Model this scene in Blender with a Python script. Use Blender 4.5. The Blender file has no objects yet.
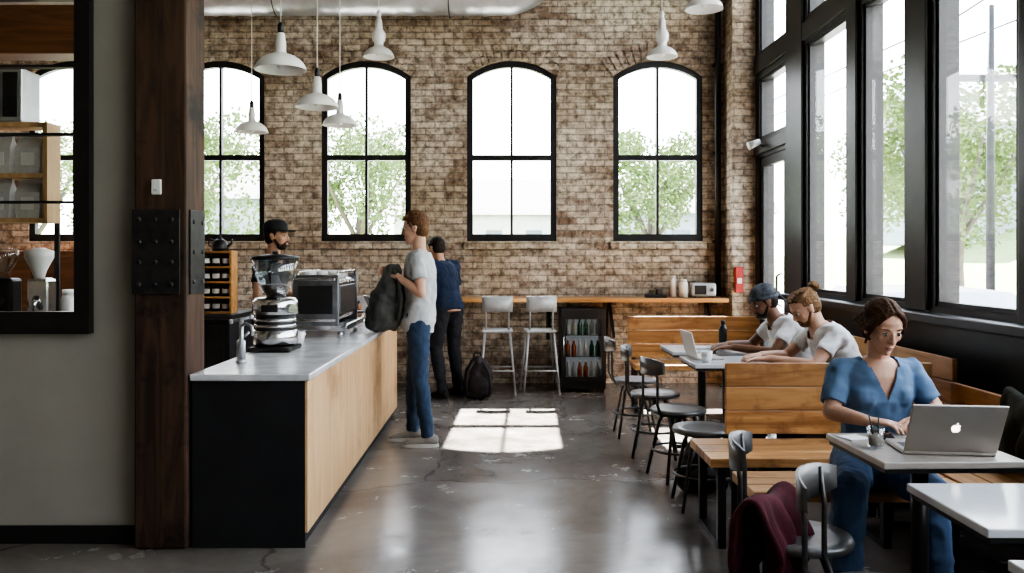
import bpy,bmesh,math,random
from mathutils import Vector,Matrix,Euler
random.seed(7)
R=math.radians
SC=bpy.context.scene
COL=SC.collection
# ------------------------------------------------------------------ materials
def nodes(name):
    m=bpy.data.materials.new(name); m.use_nodes=True
    nt=m.node_tree; b=nt.nodes['Principled BSDF']
    return m,nt,b
def N(nt,t,**k):
    n=nt.nodes.new(t)
    for a,v in k.items():
        if a in n.inputs: n.inputs[a].default_value=v
        else: setattr(n,a,v)
    return n
def c4(c): return (c[0],c[1],c[2],1)
def pm(name,c1,c2=None,scale=12,rough=.6,metal=0,bump=.0,stretch=(1,1,1),rvar=.0,bscale=None,spec=None,detail=4):
    m,nt,b=nodes(name); L=nt.links.new
    if c2 is None: c2=tuple(x*.82 for x in c1)
    tc=N(nt,'ShaderNodeTexCoord'); mp=N(nt,'ShaderNodeMapping'); mp.inputs['Scale'].default_value=stretch
    L(tc.outputs['Object'],mp.inputs['Vector'])
    no=N(nt,'ShaderNodeTexNoise',Scale=scale,Detail=detail,Roughness=.6); L(mp.outputs[0],no.inputs['Vector'])
    cr=N(nt,'ShaderNodeValToRGB'); cr.color_ramp.elements[0].position=.32; cr.color_ramp.elements[1].position=.68
    cr.color_ramp.elements[0].color=c4(c2); cr.color_ramp.elements[1].color=c4(c1)
    L(no.outputs['Fac'],cr.inputs[0]); L(cr.outputs[0],b.inputs['Base Color'])
    b.inputs['Roughness'].default_value=rough; b.inputs['Metallic'].default_value=metal
    if spec is not None: b.inputs['Specular IOR Level'].default_value=spec
    if rvar:
        ma=N(nt,'ShaderNodeMath',operation='MULTIPLY_ADD'); ma.inputs[1].default_value=rvar; ma.inputs[2].default_value=rough-rvar/2
        L(no.outputs['Fac'],ma.inputs[0]); L(ma.outputs[0],b.inputs['Roughness'])
    if bump:
        n2=N(nt,'ShaderNodeTexNoise',Scale=bscale or scale*3,Detail=4); L(mp.outputs[0],n2.inputs['Vector'])
        bu=N(nt,'ShaderNodeBump',Strength=bump,Distance=.01); L(n2.outputs['Fac'],bu.inputs['Height']); L(bu.outputs[0],b.inputs['Normal'])
    return m
def wood(name,c1,c2,axis=0,rough=.45,freq=9,dark=None,bump=.15):
    m,nt,b=nodes(name); L=nt.links.new
    tc=N(nt,'ShaderNodeTexCoord'); mp=N(nt,'ShaderNodeMapping')
    s=[freq,freq,freq]; s[axis]=freq*.09; mp.inputs['Scale'].default_value=s
    geo=N(nt,'ShaderNodeNewGeometry')
    ad=N(nt,'ShaderNodeVectorMath',operation='ADD'); sc=N(nt,'ShaderNodeVectorMath',operation='SCALE'); sc.inputs['Scale'].default_value=7.3
    cx=N(nt,'ShaderNodeCombineXYZ')
    for i in range(3): L(geo.outputs['Random Per Island'],cx.inputs[i])
    L(cx.outputs[0],sc.inputs[0]); L(tc.outputs['Object'],ad.inputs[0]); L(sc.outputs[0],ad.inputs[1]); L(ad.outputs[0],mp.inputs['Vector'])
    no=N(nt,'ShaderNodeTexNoise',Scale=1.6,Detail=7,Roughness=.6,Distortion=1.2); L(mp.outputs[0],no.inputs['Vector'])
    cr=N(nt,'ShaderNodeValToRGB'); e=cr.color_ramp.elements
    e[0].position=.34; e[0].color=c4(c2); e[1].position=.62; e[1].color=c4(c1)
    L(no.outputs['Fac'],cr.inputs[0])
    hs=N(nt,'ShaderNodeHueSaturation'); mr=N(nt,'ShaderNodeMapRange'); mr.inputs['To Min'].default_value=.65; mr.inputs['To Max'].default_value=1.2
    L(geo.outputs['Random Per Island'],mr.inputs[0]); L(mr.outputs[0],hs.inputs['Value']); L(cr.outputs[0],hs.inputs['Color'])
    out=hs.outputs[0]
    if dark:
        n3=N(nt,'ShaderNodeTexNoise',Scale=dark[1],Detail=5,Roughness=.65); L(tc.outputs['Object'],n3.inputs['Vector'])
        c3=N(nt,'ShaderNodeValToRGB'); c3.color_ramp.elements[0].position=.52; c3.color_ramp.elements[1].position=.68
        L(n3.outputs['Fac'],c3.inputs[0]); mx=N(nt,'ShaderNodeMix',data_type='RGBA')
        L(c3.outputs[0],mx.inputs[0]); L(out,mx.inputs[6]); mx.inputs[7].default_value=c4(dark[0]); out=mx.outputs[2]
    L(out,b.inputs['Base Color']); b.inputs['Roughness'].default_value=rough
    bu=N(nt,'ShaderNodeBump',Strength=bump,Distance=.004); L(no.outputs['Fac'],bu.inputs['Height']); L(bu.outputs[0],b.inputs['Normal'])
    return m
def brickmat(name):
    m,nt,b=nodes(name); L=nt.links.new
    tc=N(nt,'ShaderNodeTexCoord'); se=N(nt,'ShaderNodeSeparateXYZ'); L(tc.outputs['Object'],se.inputs[0])
    ad=N(nt,'ShaderNodeMath',operation='ADD'); L(se.outputs[0],ad.inputs[0]); L(se.outputs[1],ad.inputs[1])
    cb=N(nt,'ShaderNodeCombineXYZ'); L(ad.outputs[0],cb.inputs[0]); L(se.outputs[2],cb.inputs[1])
    nw=N(nt,'ShaderNodeTexNoise',Scale=3.0,Detail=3); L(cb.outputs[0],nw.inputs['Vector'])
    va=N(nt,'ShaderNodeVectorMath',operation='MULTIPLY_ADD'); va.inputs[1].default_value=(.02,.02,0)
    L(nw.outputs['Color'],va.inputs[0]); L(cb.outputs[0],va.inputs[2])
    br=N(nt,'ShaderNodeTexBrick',Scale=1.0); br.inputs['Brick Width'].default_value=.215; br.inputs['Row Height'].default_value=.073
    br.inputs['Mortar Size'].default_value=.008; br.inputs['Mortar Smooth'].default_value=.3; br.inputs['Bias'].default_value=0
    br.inputs['Color1'].default_value=(.225,.14,.095,1); br.inputs['Color2'].default_value=(.60,.495,.385,1); br.inputs['Mortar'].default_value=(.25,.215,.18,1)
    L(va.outputs[0],br.inputs['Vector'])
    n1=N(nt,'ShaderNodeTexNoise',Scale=1.5,Detail=11,Roughness=.82); L(cb.outputs[0],n1.inputs['Vector'])
    r1=N(nt,'ShaderNodeValToRGB'); r1.color_ramp.elements[0].position=.42; r1.color_ramp.elements[1].position=.58
    r1.color_ramp.elements[1].color=(.88,.88,.88,1)
    L(n1.outputs['Fac'],r1.inputs[0])
    im=N(nt,'ShaderNodeMath',operation='MULTIPLY_ADD'); im.inputs[1].default_value=-.5; im.inputs[2].default_value=1; L(br.outputs['Fac'],im.inputs[0])
    mm=N(nt,'ShaderNodeMath',operation='MULTIPLY'); L(r1.outputs[0],mm.inputs[0]); L(im.outputs[0],mm.inputs[1])
    mx=N(nt,'ShaderNodeMix',data_type='RGBA'); L(mm.outputs[0],mx.inputs[0]); L(br.outputs[0],mx.inputs[6]); mx.inputs[7].default_value=(.74,.665,.555,1)
    n2=N(nt,'ShaderNodeTexNoise',Scale=11,Detail=7,Roughness=.75); L(cb.outputs[0],n2.inputs['Vector'])
    r2=N(nt,'ShaderNodeValToRGB'); r2.color_ramp.elements[0].position=.38; r2.color_ramp.elements[1].position=.56
    r2.color_ramp.elements[0].color=(.42,.385,.35,1); r2.color_ramp.elements[1].color=(1.08,1.08,1.08,1)
    L(n2.outputs['Fac'],r2.inputs[0])
    m2=N(nt,'ShaderNodeMix',data_type='RGBA',blend_type='MULTIPLY'); m2.inputs[0].default_value=1
    L(mx.outputs[2],m2.inputs[6]); L(r2.outputs[0],m2.inputs[7])
    n4=N(nt,'ShaderNodeTexNoise',Scale=.8,Detail=5,Roughness=.6); L(cb.outputs[0],n4.inputs['Vector'])
    r4=N(nt,'ShaderNodeValToRGB'); r4.color_ramp.elements[0].position=.38; r4.color_ramp.elements[1].position=.58
    r4.color_ramp.elements[0].color=(.70,.63,.56,1)
    L(n4.outputs['Fac'],r4.inputs[0])
    m4=N(nt,'ShaderNodeMix',data_type='RGBA',blend_type='MULTIPLY'); m4.inputs[0].default_value=1
    L(m2.outputs[2],m4.inputs[6]); L(r4.outputs[0],m4.inputs[7])
    L(m4.outputs[2],b.inputs['Base Color']); b.inputs['Roughness'].default_value=.85
    inv=N(nt,'ShaderNodeMath',operation='MULTIPLY_ADD'); inv.inputs[1].default_value=-1; inv.inputs[2].default_value=1
    L(br.outputs['Fac'],inv.inputs[0])
    a2=N(nt,'ShaderNodeMath',operation='MULTIPLY_ADD'); a2.inputs[1].default_value=.5; L(n2.outputs['Fac'],a2.inputs[0]); L(inv.outputs[0],a2.inputs[2])
    bu=N(nt,'ShaderNodeBump',Strength=.9,Distance=.012); L(a2.outputs[0],bu.inputs['Height']); L(bu.outputs[0],b.inputs['Normal'])
    return m
def floormat(name):
    m,nt,b=nodes(name); L=nt.links.new
    tc=N(nt,'ShaderNodeTexCoord')
    n1=N(nt,'ShaderNodeTexNoise',Scale=.9,Detail=9,Roughness=.68,Distortion=.4); L(tc.outputs['Object'],n1.inputs['Vector'])
    cr=N(nt,'ShaderNodeValToRGB'); e=cr.color_ramp.elements
    e[0].position=.30; e[0].color=(.105,.088,.076,1); e[1].position=.68; e[1].color=(.255,.230,.205,1)
    L(n1.outputs['Fac'],cr.inputs[0])
    vd=N(nt,'ShaderNodeTexNoise',Scale=1.7,Detail=4); L(tc.outputs['Object'],vd.inputs['Vector'])
    va=N(nt,'ShaderNodeVectorMath',operation='MULTIPLY_ADD'); va.inputs[1].default_value=(.5,.5,0); L(vd.outputs['Color'],va.inputs[0]); L(tc.outputs['Object'],va.inputs[2])
    vo=N(nt,'ShaderNodeTexVoronoi',feature='DISTANCE_TO_EDGE',Scale=.30); L(va.outputs[0],vo.inputs['Vector'])
    r2=N(nt,'ShaderNodeValToRGB'); r2.color_ramp.elements[0].position=.0; r2.color_ramp.elements[0].color=(.55,.52,.5,1); r2.color_ramp.elements[1].position=.0018
    L(vo.outputs['Distance'],r2.inputs[0])
    mx=N(nt,'ShaderNodeMix',data_type='RGBA',blend_type='MULTIPLY'); mx.inputs[0].default_value=1; L(cr.outputs[0],mx.inputs[6]); L(r2.outputs[0],mx.inputs[7])
    L(mx.outputs[2],b.inputs['Base Color'])
    n3=N(nt,'ShaderNodeTexNoise',Scale=3.5,Detail=8,Roughness=.7); L(tc.outputs['Object'],n3.inputs['Vector'])
    mr=N(nt,'ShaderNodeMapRange'); mr.inputs['From Min'].default_value=.3; mr.inputs['From Max'].default_value=.7; mr.inputs['To Min'].default_value=.13; mr.inputs['To Max'].default_value=.31
    L(n3.outputs['Fac'],mr.inputs[0]); L(mr.outputs[0],b.inputs['Roughness'])
    b.inputs['Specular IOR Level'].default_value=.65
    bu=N(nt,'ShaderNodeBump',Strength=.06,Distance=.01); L(n3.outputs['Fac'],bu.inputs['Height']); L(bu.outputs[0],b.inputs['Normal'])
    return m
def glassmat(name,tint=(1,1,1),gl=.06):
    m=bpy.data.materials.new(name); m.use_nodes=True; nt=m.node_tree; nt.nodes.clear(); L=nt.links.new
    o=N(nt,'ShaderNodeOutputMaterial'); t=N(nt,'ShaderNodeBsdfTransparent'); t.inputs[0].default_value=c4(tint)
    g=N(nt,'ShaderNodeBsdfGlossy'); g.inputs['Roughness'].default_value=.02
    x=N(nt,'ShaderNodeMixShader'); x.inputs[0].default_value=gl
    L(t.outputs[0],x.inputs[1]); L(g.outputs[0],x.inputs[2]); L(x.outputs[0],o.inputs[0]); return m
def emis(name,c,s):
    m,nt,b=nodes(name); b.inputs['Base Color'].default_value=c4(c); b.inputs['Emission Color'].default_value=c4(c); b.inputs['Emission Strength'].default_value=s; return m
BRICK=brickmat('brick'); FLOOR=floormat('polished_concrete')
GLASS=glassmat('window_glass'); CLEAR=glassmat('clear_glass',(.93,.95,.95),.16)
DRY=pm('drywall',(.36,.34,.295),(.32,.30,.26),1.5,.85)
CEIL=pm('ceiling_paint',(.30,.28,.26),None,2,.9)
BLK=pm('black_paint',(.014,.013,.013),(.024,.022,.021),6,.38)
BLKM=pm('matte_black',(.013,.013,.015),(.02,.02,.022),4,.6,bump=.05)
STEEL=pm('dark_steel',(.05,.05,.055),(.08,.075,.07),20,.42,.7)
CHROME=pm('chrome',(.72,.72,.73),(.62,.62,.63),30,.2,1)
GALV=pm('galvanised',(.60,.61,.63),(.45,.46,.48),5,.38,.8)
POSTW=wood('old_timber',(.095,.050,.029),(.032,.018,.011),2,.7,10,((.012,.007,.005),4),.5)
PLY=wood('plywood_panel',(.66,.44,.24),(.50,.31,.155),2,.42,5,((.38,.215,.10),2.2),.05)
CEDX=wood('bench_wood',(.62,.35,.15),(.35,.165,.06),0,.4,7,((.22,.09,.035),3.2),.1)
BARW=wood('bar_wood',(.60,.33,.13),(.38,.18,.065),0,.35,8,None,.1)
SHELFW=wood('shelf_wood',(.22,.09,.04),(.12,.05,.02),0,.5,8)
MARB=pm('grey_marble',(.68,.68,.68),(.48,.48,.49),4,.22,rvar=.1)
WHTOP=pm('white_laminate',(.62,.63,.65),(.56,.57,.6),5,.14)
ENAM=pm('white_enamel',(.86,.85,.82),(.80,.79,.76),3,.3)
WHITE=pm('white_ceramic',(.8,.79,.77),None,3,.3)
WMET=pm('white_metal',(.5,.5,.5),(.38,.38,.38),12,.4,.2)
RED=pm('red_plastic',(.5,.04,.03),None,5,.4)
PAPER=pm('paper',(.78,.77,.74),None,8,.8)
BAGM=pm('coffee_bag',(.62,.61,.59),(.45,.44,.43),6,.45,.1,bump=.3,bscale=20)
# ------------------------------------------------------------------ geometry
class G:
    def __init__(s,M=None): s.v=[];s.f=[];s.mi=[];s.sm=[];s.M=M or Matrix()
    def add(s,vs,fs,mi=0,sm=False):
        o=len(s.v); s.v+=[s.M@Vector(v) for v in vs]
        for f in fs: s.f.append(tuple(i+o for i in f)); s.mi.append(mi); s.sm.append(sm)
        return s
    def box(s,c,d,rot=None,bev=0,mi=0):
        bm=bmesh.new(); bmesh.ops.create_cube(bm,size=1)
        for v in bm.verts: v.co=Vector((v.co.x*d[0],v.co.y*d[1],v.co.z*d[2]))
        if bev: bmesh.ops.bevel(bm,geom=bm.edges[:],offset=bev,segments=2,profile=.5,affect='EDGES')
        M=Matrix.Translation(c)
        if rot is not None: M=M@(Euler(rot).to_matrix().to_4x4() if not isinstance(rot,Matrix) else rot.to_4x4())
        bm.verts.index_update()
        s.add([M@v.co for v in bm.verts],[[v.index for v in f.verts] for f in bm.faces],mi); bm.free(); return s
    def b2(s,x0,x1,y0,y1,z0,z1,bev=0,mi=0): return s.box(((x0+x1)/2,(y0+y1)/2,(z0+z1)/2),(x1-x0,y1-y0,z1-z0),None,bev,mi)
    def rings(s,rs,cap=True,closed=False,mi=0,sm=True):
        n=len(rs[0]); vs=[p for r in rs for p in r]; fs=[]
        m=len(rs)
        for i in range(m if closed else m-1):
            a=i*n; b=((i+1)%m)*n
            for j in range(n): fs.append((a+j,a+(j+1)%n,b+(j+1)%n,b+j))
        s.add(vs,fs,mi,sm)
        if cap and not closed:
            s.add(rs[0],[tuple(range(n))[::-1]],mi); s.add(rs[-1],[tuple(range(n))],mi)
        return s
    def loft(s,secs,seg=24,mi=0,cap=True):
        return s.rings([[Vector(c)+Vector(U)*math.cos(2*math.pi*k/seg)+Vector(W)*math.sin(2*math.pi*k/seg) for k in range(seg)] for c,U,W in secs],cap,mi=mi)
    def tube(s,pts,r,seg=10,closed=False,mi=0,cap=True):
        pts=[Vector(p) for p in pts]; n=len(pts)
        if not hasattr(r,'__len__'): r=[r]*n
        T=[]
        for i in range(n):
            a=pts[(i-1)%n] if (closed or i>0) else pts[i]; b=pts[(i+1)%n] if (closed or i<n-1) else pts[i]
            T.append((b-a).normalized())
        u=T[0].orthogonal().normalized(); rs=[]
        for i in range(n):
            u=(u-T[i]*u.dot(T[i])); u=u.normalized() if u.length>1e-6 else T[i].orthogonal().normalized()
            w=T[i].cross(u)
            rs.append([pts[i]+(u*math.cos(2*math.pi*k/seg)+w*math.sin(2*math.pi*k/seg))*r[i] for k in range(seg)])
        return s.rings(rs,cap,closed,mi)
    def cyl(s,p0,p1,r0,r1=None,seg=20,mi=0): return s.tube([p0,p1],[r0,r0 if r1 is None else r1],seg,mi=mi)
    def lathe(s,prof,c=(0,0,0),seg=28,mi=0,cap=True):
        return s.rings([[(c[0]+r*math.cos(2*math.pi*k/seg),c[1]+r*math.sin(2*math.pi*k/seg),c[2]+z) for k in range(seg)] for r,z in prof],cap,mi=mi)
    def ell(s,c,r,rot=None,seg=16,mi=0):
        if not hasattr(r,'__len__'): r=(r,r,r)
        M=Matrix.Translation(c)@(Euler(rot).to_matrix().to_4x4() if rot else Matrix())
        rs=[]; h=seg//2
        for i in range(h+1):
            t=math.pi*(.02+.96*i/h)
            rs.append([M@Vector((r[0]*math.sin(t)*math.cos(2*math.pi*k/seg),r[1]*math.sin(t)*math.sin(2*math.pi*k/seg),-r[2]*math.cos(t))) for k in range(seg)])
        return s.rings(rs,True,mi=mi)
    def cap(s,a,b,ra,rb,seg=14):
        s.tube([a,b],[ra,rb],seg); s.ell(a,ra,seg=seg); s.ell(b,rb,seg=seg); return s
    def mesh(s,name):
        me=bpy.data.meshes.new(name); me.from_pydata([tuple(v) for v in s.v],[],s.f)
        for i,p in enumerate(me.polygons): p.material_index=s.mi[i]; p.use_smooth=s.sm[i]
        bm=bmesh.new(); bm.from_mesh(me); bmesh.ops.remove_doubles(bm,verts=bm.verts,dist=1e-5) if len(s.v)<20000 else None
        bmesh.ops.recalc_face_normals(bm,faces=bm.faces); bm.to_mesh(me); bm.free(); return me
def obj(name,me,mat,parent=None,loc=(0,0,0),rz=0,label=None,cat=None,group=None,kind=None):
    if isinstance(me,G): me=me.mesh(name)
    for m in (mat if isinstance(mat,(list,tuple)) else [mat]): me.materials.append(m)
    o=bpy.data.objects.new(name,me); COL.objects.link(o); o.location=loc; o.rotation_euler=(0,0,rz)
    if parent: o.parent=parent
    tag(o,label,cat,group,kind); return o
def tag(o,label=None,cat=None,group=None,kind=None):
    if label: o['label']=label
    if cat: o['category']=cat
    if group: o['group']=group
    if kind: o['kind']=kind
def thing(name,label,cat,loc=(0,0,0),rz=0,group=None):
    o=bpy.data.objects.new(name,None); COL.objects.link(o); o.location=loc; o.rotation_euler=(0,0,rz); o.empty_display_size=.1
    tag(o,label,cat,group); return o
def dup(root,loc,rz=None,label=None,group=None):
    kids=[]
    def cp(o,par):
        c=o.copy(); COL.objects.link(c)
        if par: c.parent=par
        for k in [x for x in bpy.data.objects if x.parent==o and x not in kids]:
            kids.append(cp(k,c))
        return c
    c=cp(root,None); c.location=loc
    if rz is not None: c.rotation_euler=(0,0,rz)
    if label: c['label']=label
    if group: c['group']=group
    return c
def evalmesh(o):
    bpy.context.view_layer.update(); dg=bpy.context.evaluated_depsgraph_get()
    me=bpy.data.meshes.new_from_object(o.evaluated_get(dg)); bpy.data.objects.remove(o); return me
def bake(g,vox=.006,sm=4,disp=0,dscale=.12):
    me=g.mesh('tmp'); o=bpy.data.objects.new('tmp',me); COL.objects.link(o)
    r=o.modifiers.new('r','REMESH'); r.mode='VOXEL'; r.voxel_size=vox; r.use_smooth_shade=True
    if sm: q=o.modifiers.new('s','SMOOTH'); q.factor=.5; q.iterations=sm
    if disp:
        t=bpy.data.textures.new('fold','CLOUDS'); t.noise_scale=dscale; t.noise_depth=1
        d=o.modifiers.new('d','DISPLACE'); d.texture=t; d.strength=disp; d.mid_level=.5; d.texture_coords='LOCAL'
    m=evalmesh(o)
    for p in m.polygons: p.use_smooth=True
    return m
def plate(outer,holes,th,plane='XZ',off=0.0):
    cu=bpy.data.curves.new('c','CURVE'); cu.dimensions='2D'; cu.fill_mode='BOTH'; cu.extrude=th/2
    for pts in [outer]+holes:
        sp=cu.splines.new('POLY'); sp.points.add(len(pts)-1); sp.use_cyclic_u=True
        for i,p in enumerate(pts): sp.points[i].co=(p[0],p[1],0,1)
    o=bpy.data.objects.new('c',cu); COL.objects.link(o); me=evalmesh(o)
    if plane=='XZ': me.transform(Matrix.Translation((0,off,0))@Matrix.Rotation(R(90),4,'X'))
    else: me.transform(Matrix.Translation((off,0,0))@Matrix(((0,0,1,0),(1,0,0,0),(0,1,0,0),(0,0,0,1))))
    for p in me.polygons: p.use_smooth=False
    me.materials.clear(); return me
def rect(a,b,c,d): return [(a,c),(b,c),(b,d),(a,d)]
def arcz(a,zs,zc,x):
    h=zc-zs; Rr=(a*a+h*h)/(2*h); return zc-Rr+math.sqrt(max(Rr*Rr-x*x,0))
def arch(cx,a,z0,zs,zc,n=14,x0=None,x1=None,dz=0):
    x0=-a if x0 is None else x0; x1=a if x1 is None else x1
    pts=[(cx+x0,z0),(cx+x1,z0)]
    for i in range(n+1):
        x=x1+(x0-x1)*i/n; pts.append((cx+x,arcz(a,zs,zc,x)-dz))
    return pts
# ------------------------------------------------------------------ ROOM
YB=9.7; XR=2.75; XL=-5.9; ZC=5.2; YS=-3.0
WX=[-4.92,-3.245,-1.575,.088,1.757]; WA=.51; WZ0=1.62; WZS=3.50; WZC=3.68
obj('floor',G().b2(XL-.2,XR+.25,YS-.2,YB+.2,-.12,0),FLOOR,kind='structure')
obj('ceiling',G().b2(XL-.2,XR+.25,YS-.2,YB+.2,ZC,ZC+.1),CEIL,kind='structure')
obj('wall_back',plate(rect(XL-.2,XR+.2,0,ZC),[arch(x,WA,WZ0,WZS,WZC) for x in WX],.2,'XZ',YB+.1),BRICK,kind='structure')
obj('wall_left',G().b2(XL-.2,XL,YS,YB,0,ZC),BRICK,kind='structure')
obj('wall_front',G().b2(XL,XR,YS-.2,YS,0,ZC),DRY,kind='structure')
wn=1
for i,x in enumerate(WX):
    a=WA; holes=[]; fb=.065
    for sx in (-1,1):
        x0,x1=(-a+fb,-.014) if sx<0 else (.014,a-fb)
        holes.append(rect(x+x0,x+x1,WZ0+.08,2.545)); holes.append(arch(x,a,2.605,WZS,WZC,8,x0,x1,.07))
    w=obj('window_%d'%wn,plate(arch(x,a,WZ0,WZS,WZC),holes,.07,'XZ',YB+.06),BLK,kind='structure'); wn+=1
    obj('glass_pane',plate(arch(x,a-.02,WZ0+.02,WZS-.02,WZC-.02),[],.006,'XZ',YB+.06),GLASS,w)
    g=G(); h=WZC-WZS; Rr=(a*a+h*h)/(2*h); am=math.asin(a/Rr)
    nb=15
    for k in range(nb):
        t=-am*1.02+2.04*am*(k+.5)/nb; zc0=WZC-Rr
        for rr in (.055,.165):
            r0=Rr+rr
            g.box((x+r0*math.sin(t),YB-.004,zc0+r0*math.cos(t)),(2*am*Rr/nb*.86,.025,.1),(0,t,0),.004)
    obj('trim_%d'%(i+1),g,BRICK,kind='structure')
    obj('trim_%d'%(i+11),G().b2(x-a-.04,x+a+.04,YB-.05,YB+.03,WZ0-.09,WZ0-.005,.008),BRICK,kind='structure')
# corner pier
obj('wall_pier',G().b2(2.5,XR+.1,9.3,YB,0,ZC),BRICK,kind='structure')
# right storefront
bays=[(6.83,7.71),(5.84,6.52),(4.56,5.43),(3.3,4.2),(2.0,3.0),(.7,1.7),(-.6,.4),(-2.2,-1.0)]
spec=[]
for a,b in bays: spec+= [(a,b,1.13,3.38),(a,b,3.62,4.95)]
spec+=[(8.3,9.15,2.7,3.35),(8.3,9.15,3.62,4.95),(8.3,9.15,.02,2.5)]
obj('wall_right',plate(rect(YS,YB+.2,0,ZC),[rect(*s) for s in spec],.16,'YZ',XR+.08),BLK,kind='structure')
for k,(a,b,c,d) in enumerate(spec):
    dr=(d<2.6)
    f=.03 if not dr else .1
    hs=[rect(a+f,b-f,c+f+(.2 if dr else 0),d-f)]
    w=obj(('door_1' if dr else 'window_%d'%wn),plate(rect(a+.002,b-.002,c+.002,d-.002),hs,.05,'YZ',XR+.04),BLK,kind='structure'); wn+=1
    obj('glass_pane',plate(rect(a+.01,b-.01,c+.02,d-.01),[],.006,'YZ',XR+.04),GLASS,w)
    if dr: obj('handle',G().tube([(XR+.0,8.42,.95),(XR-.05,8.42,.98),(XR-.05,8.42,1.25),(XR,8.42,1.28)],.012),CHROME,w)
tn=21
def trim(g,mat=BLK):
    global tn
    obj('trim_%d'%tn,g,mat,kind='structure'); tn+=1
edges=[(7.78,8.22),(6.58,6.77),(5.49,5.78),(4.28,4.50),(3.06,3.24),(1.76,1.94),(.46,.64)]
for a,b in edges: trim(G().b2(XR-.03,XR-.001,a,b,1.10,5.15,.006))
trim(G().b2(XR-.12,XR-.001,-2.5,8.24,1.03,1.09,.008))
trim(G().b2(XR-.025,XR-.001,-2.5,9.28,3.42,3.58,.006))
trim(G().b2(XR-.03,XR-.001,8.2,9.25,2.54,2.66,.006))
trim(G().b2(XR-.03,XR-.001,-2.5,7.74,.0,.16,.006))
# partition with kitchen window
PY=4.3
obj('wall_partition',plate(rect(XL,-1.83,0,ZC),[rect(-3.9,-2.13,1.15,3.3)],.12,'XZ',PY+.06),DRY,kind='structure')
kh=[]
zs=[1.165,1.72,2.06,2.40,2.74,3.28]
for j in range(len(zs)-1): kh.append(rect(-3.88,-2.15,zs[j]+.006,zs[j+1]-.006))
kw=obj('window_kitchen',plate(rect(-3.98,-2.075,1.06,3.4),kh,.05,'XZ',PY-.027),BLK,kind='structure')
obj('baseboard_partition',G().b2(XL,-1.84,PY-.02,PY-.001,0,.09,.004),BLK,kind='structure')
# timber post
tp=thing('timber_post','reclaimed dark brown timber post with bolted steel plate','post',(-1.695,4.32,0))
obj('post_shaft',G().box((0,0,2.6),(.26,.26,5.19),None,.012),POSTW,tp)
g=G().b2(-.135,.1,-.142,-.132,1.26,1.68,.002)
for x in (-.1,-.02,.06):
    for z in (1.31,1.42,1.52,1.63): g.ell((x,-.143,z),(.012,.008,.012),seg=10)
obj('steel_plate',g,STEEL,tp)
g=G().b2(.131,.14,-.1,.1,1.26,1.68,.002)
for y in (-.06,.06):
    for z in (1.32,1.47,1.62): g.ell((.141,y,z),(.008,.012,.012),seg=10)
obj('steel_plate',g,STEEL,tp)
th=thing('thermostat','small white rectangular thermostat on the timber post','thermostat',(-1.71,4.188,1.79))
obj('casing',G().box((0,-.006,0),(.05,.016,.075),None,.006),WHITE,th)
obj('button',G().box((0,-.017,-.015),(.02,.006,.012),None,.002),GALV,th)
# duct
du=thing('ventilation_duct','spiral galvanised steel ceiling duct along the brick wall','duct',(0,9.36,4.39))
g=G()
path=[(XL+.1+i*.05,0,0) for i in range(125)]
path=[p for p in path if p[0]<.0]
for k in range(1,13): t=R(k*7.4); path.append((.0+.36*math.sin(t),0,.36-.36*math.cos(t)))
path.append((.37,0,.80))
g.tube(path,[.285 if i%4 else .294 for i in range(len(path))],32)
obj('duct_pipe',g,GALV,du)
for x in (-4.5,-2.5,-.6):
    g=G(); g.cyl((x,.31,-.0),(x,.31,.80),.006,seg=6); g.cyl((x,-.31,-.0),(x,-.31,.80),.006,seg=6); g.tube([(x,.31*math.cos(t),.31*math.sin(t)) for t in [R(180+q*18) for q in range(11)]],.006,6)
    obj('duct_hanger',g,STEEL,du)
# vertical conduit
cd=thing('conduit_pipe','black vertical conduit pipe on the brick wall','pipe',(2.42,9.62,0))
obj('pipe',G().cyl((0,0,1.0),(0,0,5.19),.035),BLK,cd)
for z in (1.6,2.6,3.6,4.6): obj('bracket',G().b2(-.05,.05,.0,.079,z,z+.03),BLK,cd)
# ------------------------------------------------------------------ PENDANTS
def pendant(x,y,zr,d,label,tall=False):
    t=thing('pendant_lamp',label,'lamp',(x,y,zr),0,'white enamel pendant lamps')
    s=d/2
    if not tall: pr=[(s*1.03,0),(s,.010),(s*.97,.028),(s*.89,.052),(s*.76,.075),(s*.58,.095),(s*.38,.108),(s*.25,.116),(s*.21,.13),(s*.21,.20),(s*.18,.215),(s*.16,.25),(s*.10,.262)]
    else: pr=[(s*1.03,0),(s,.010),(s*.96,.03),(s*.85,.058),(s*.66,.083),(s*.42,.10),(s*.30,.12),(s*.30,.15),(s*.42,.175),(s*.45,.24),(s*.36,.27),(s*.25,.30),(s*.22,.38),(s*.12,.42)]
    top=pr[-1][1]
    inner=[(max(r-.006,.004),z-.003) for r,z in pr[::-1]][:-1]
    g=G().lathe(pr+inner+[(s*1.0,.0)],seg=36,cap=False); obj('lamp_shade',g,ENAM,t)
    obj('socket',G().lathe([(.022,top-.01),(.022,top+.05),(.01,top+.07)],seg=14),STEEL if not tall else ENAM,t)
    obj('light_bulb',G().ell((0,0,.05),(.032,.032,.045)),WHITE,t)
    obj('cord',G().cyl((0,0,top+.05),(0,0,ZC-zr-.01),.005,seg=8),WHITE,t)
    obj('canopy',G().lathe([(.05,ZC-zr-.03),(.06,ZC-zr-.001)],seg=16),WHITE,t)
L1='white enamel dome pendant lamp on a thin cord'
pendant(-1.55,5.9,2.74,.35,L1+' over counter')
pendant(-1.56,7.1,2.69,.35,L1+' over counter')
pendant(-1.66,8.6,2.77,.345,L1+' over counter')
pendant(-2.65,8.93,2.75,.335,L1)
pendant(-1.316,8.93,3.54,.32,'white enamel bell pendant lamp high by the brick wall',True)
pendant(1.66,8.93,3.54,.32,'white enamel bell pendant lamp high by the brick wall',True)
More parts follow.
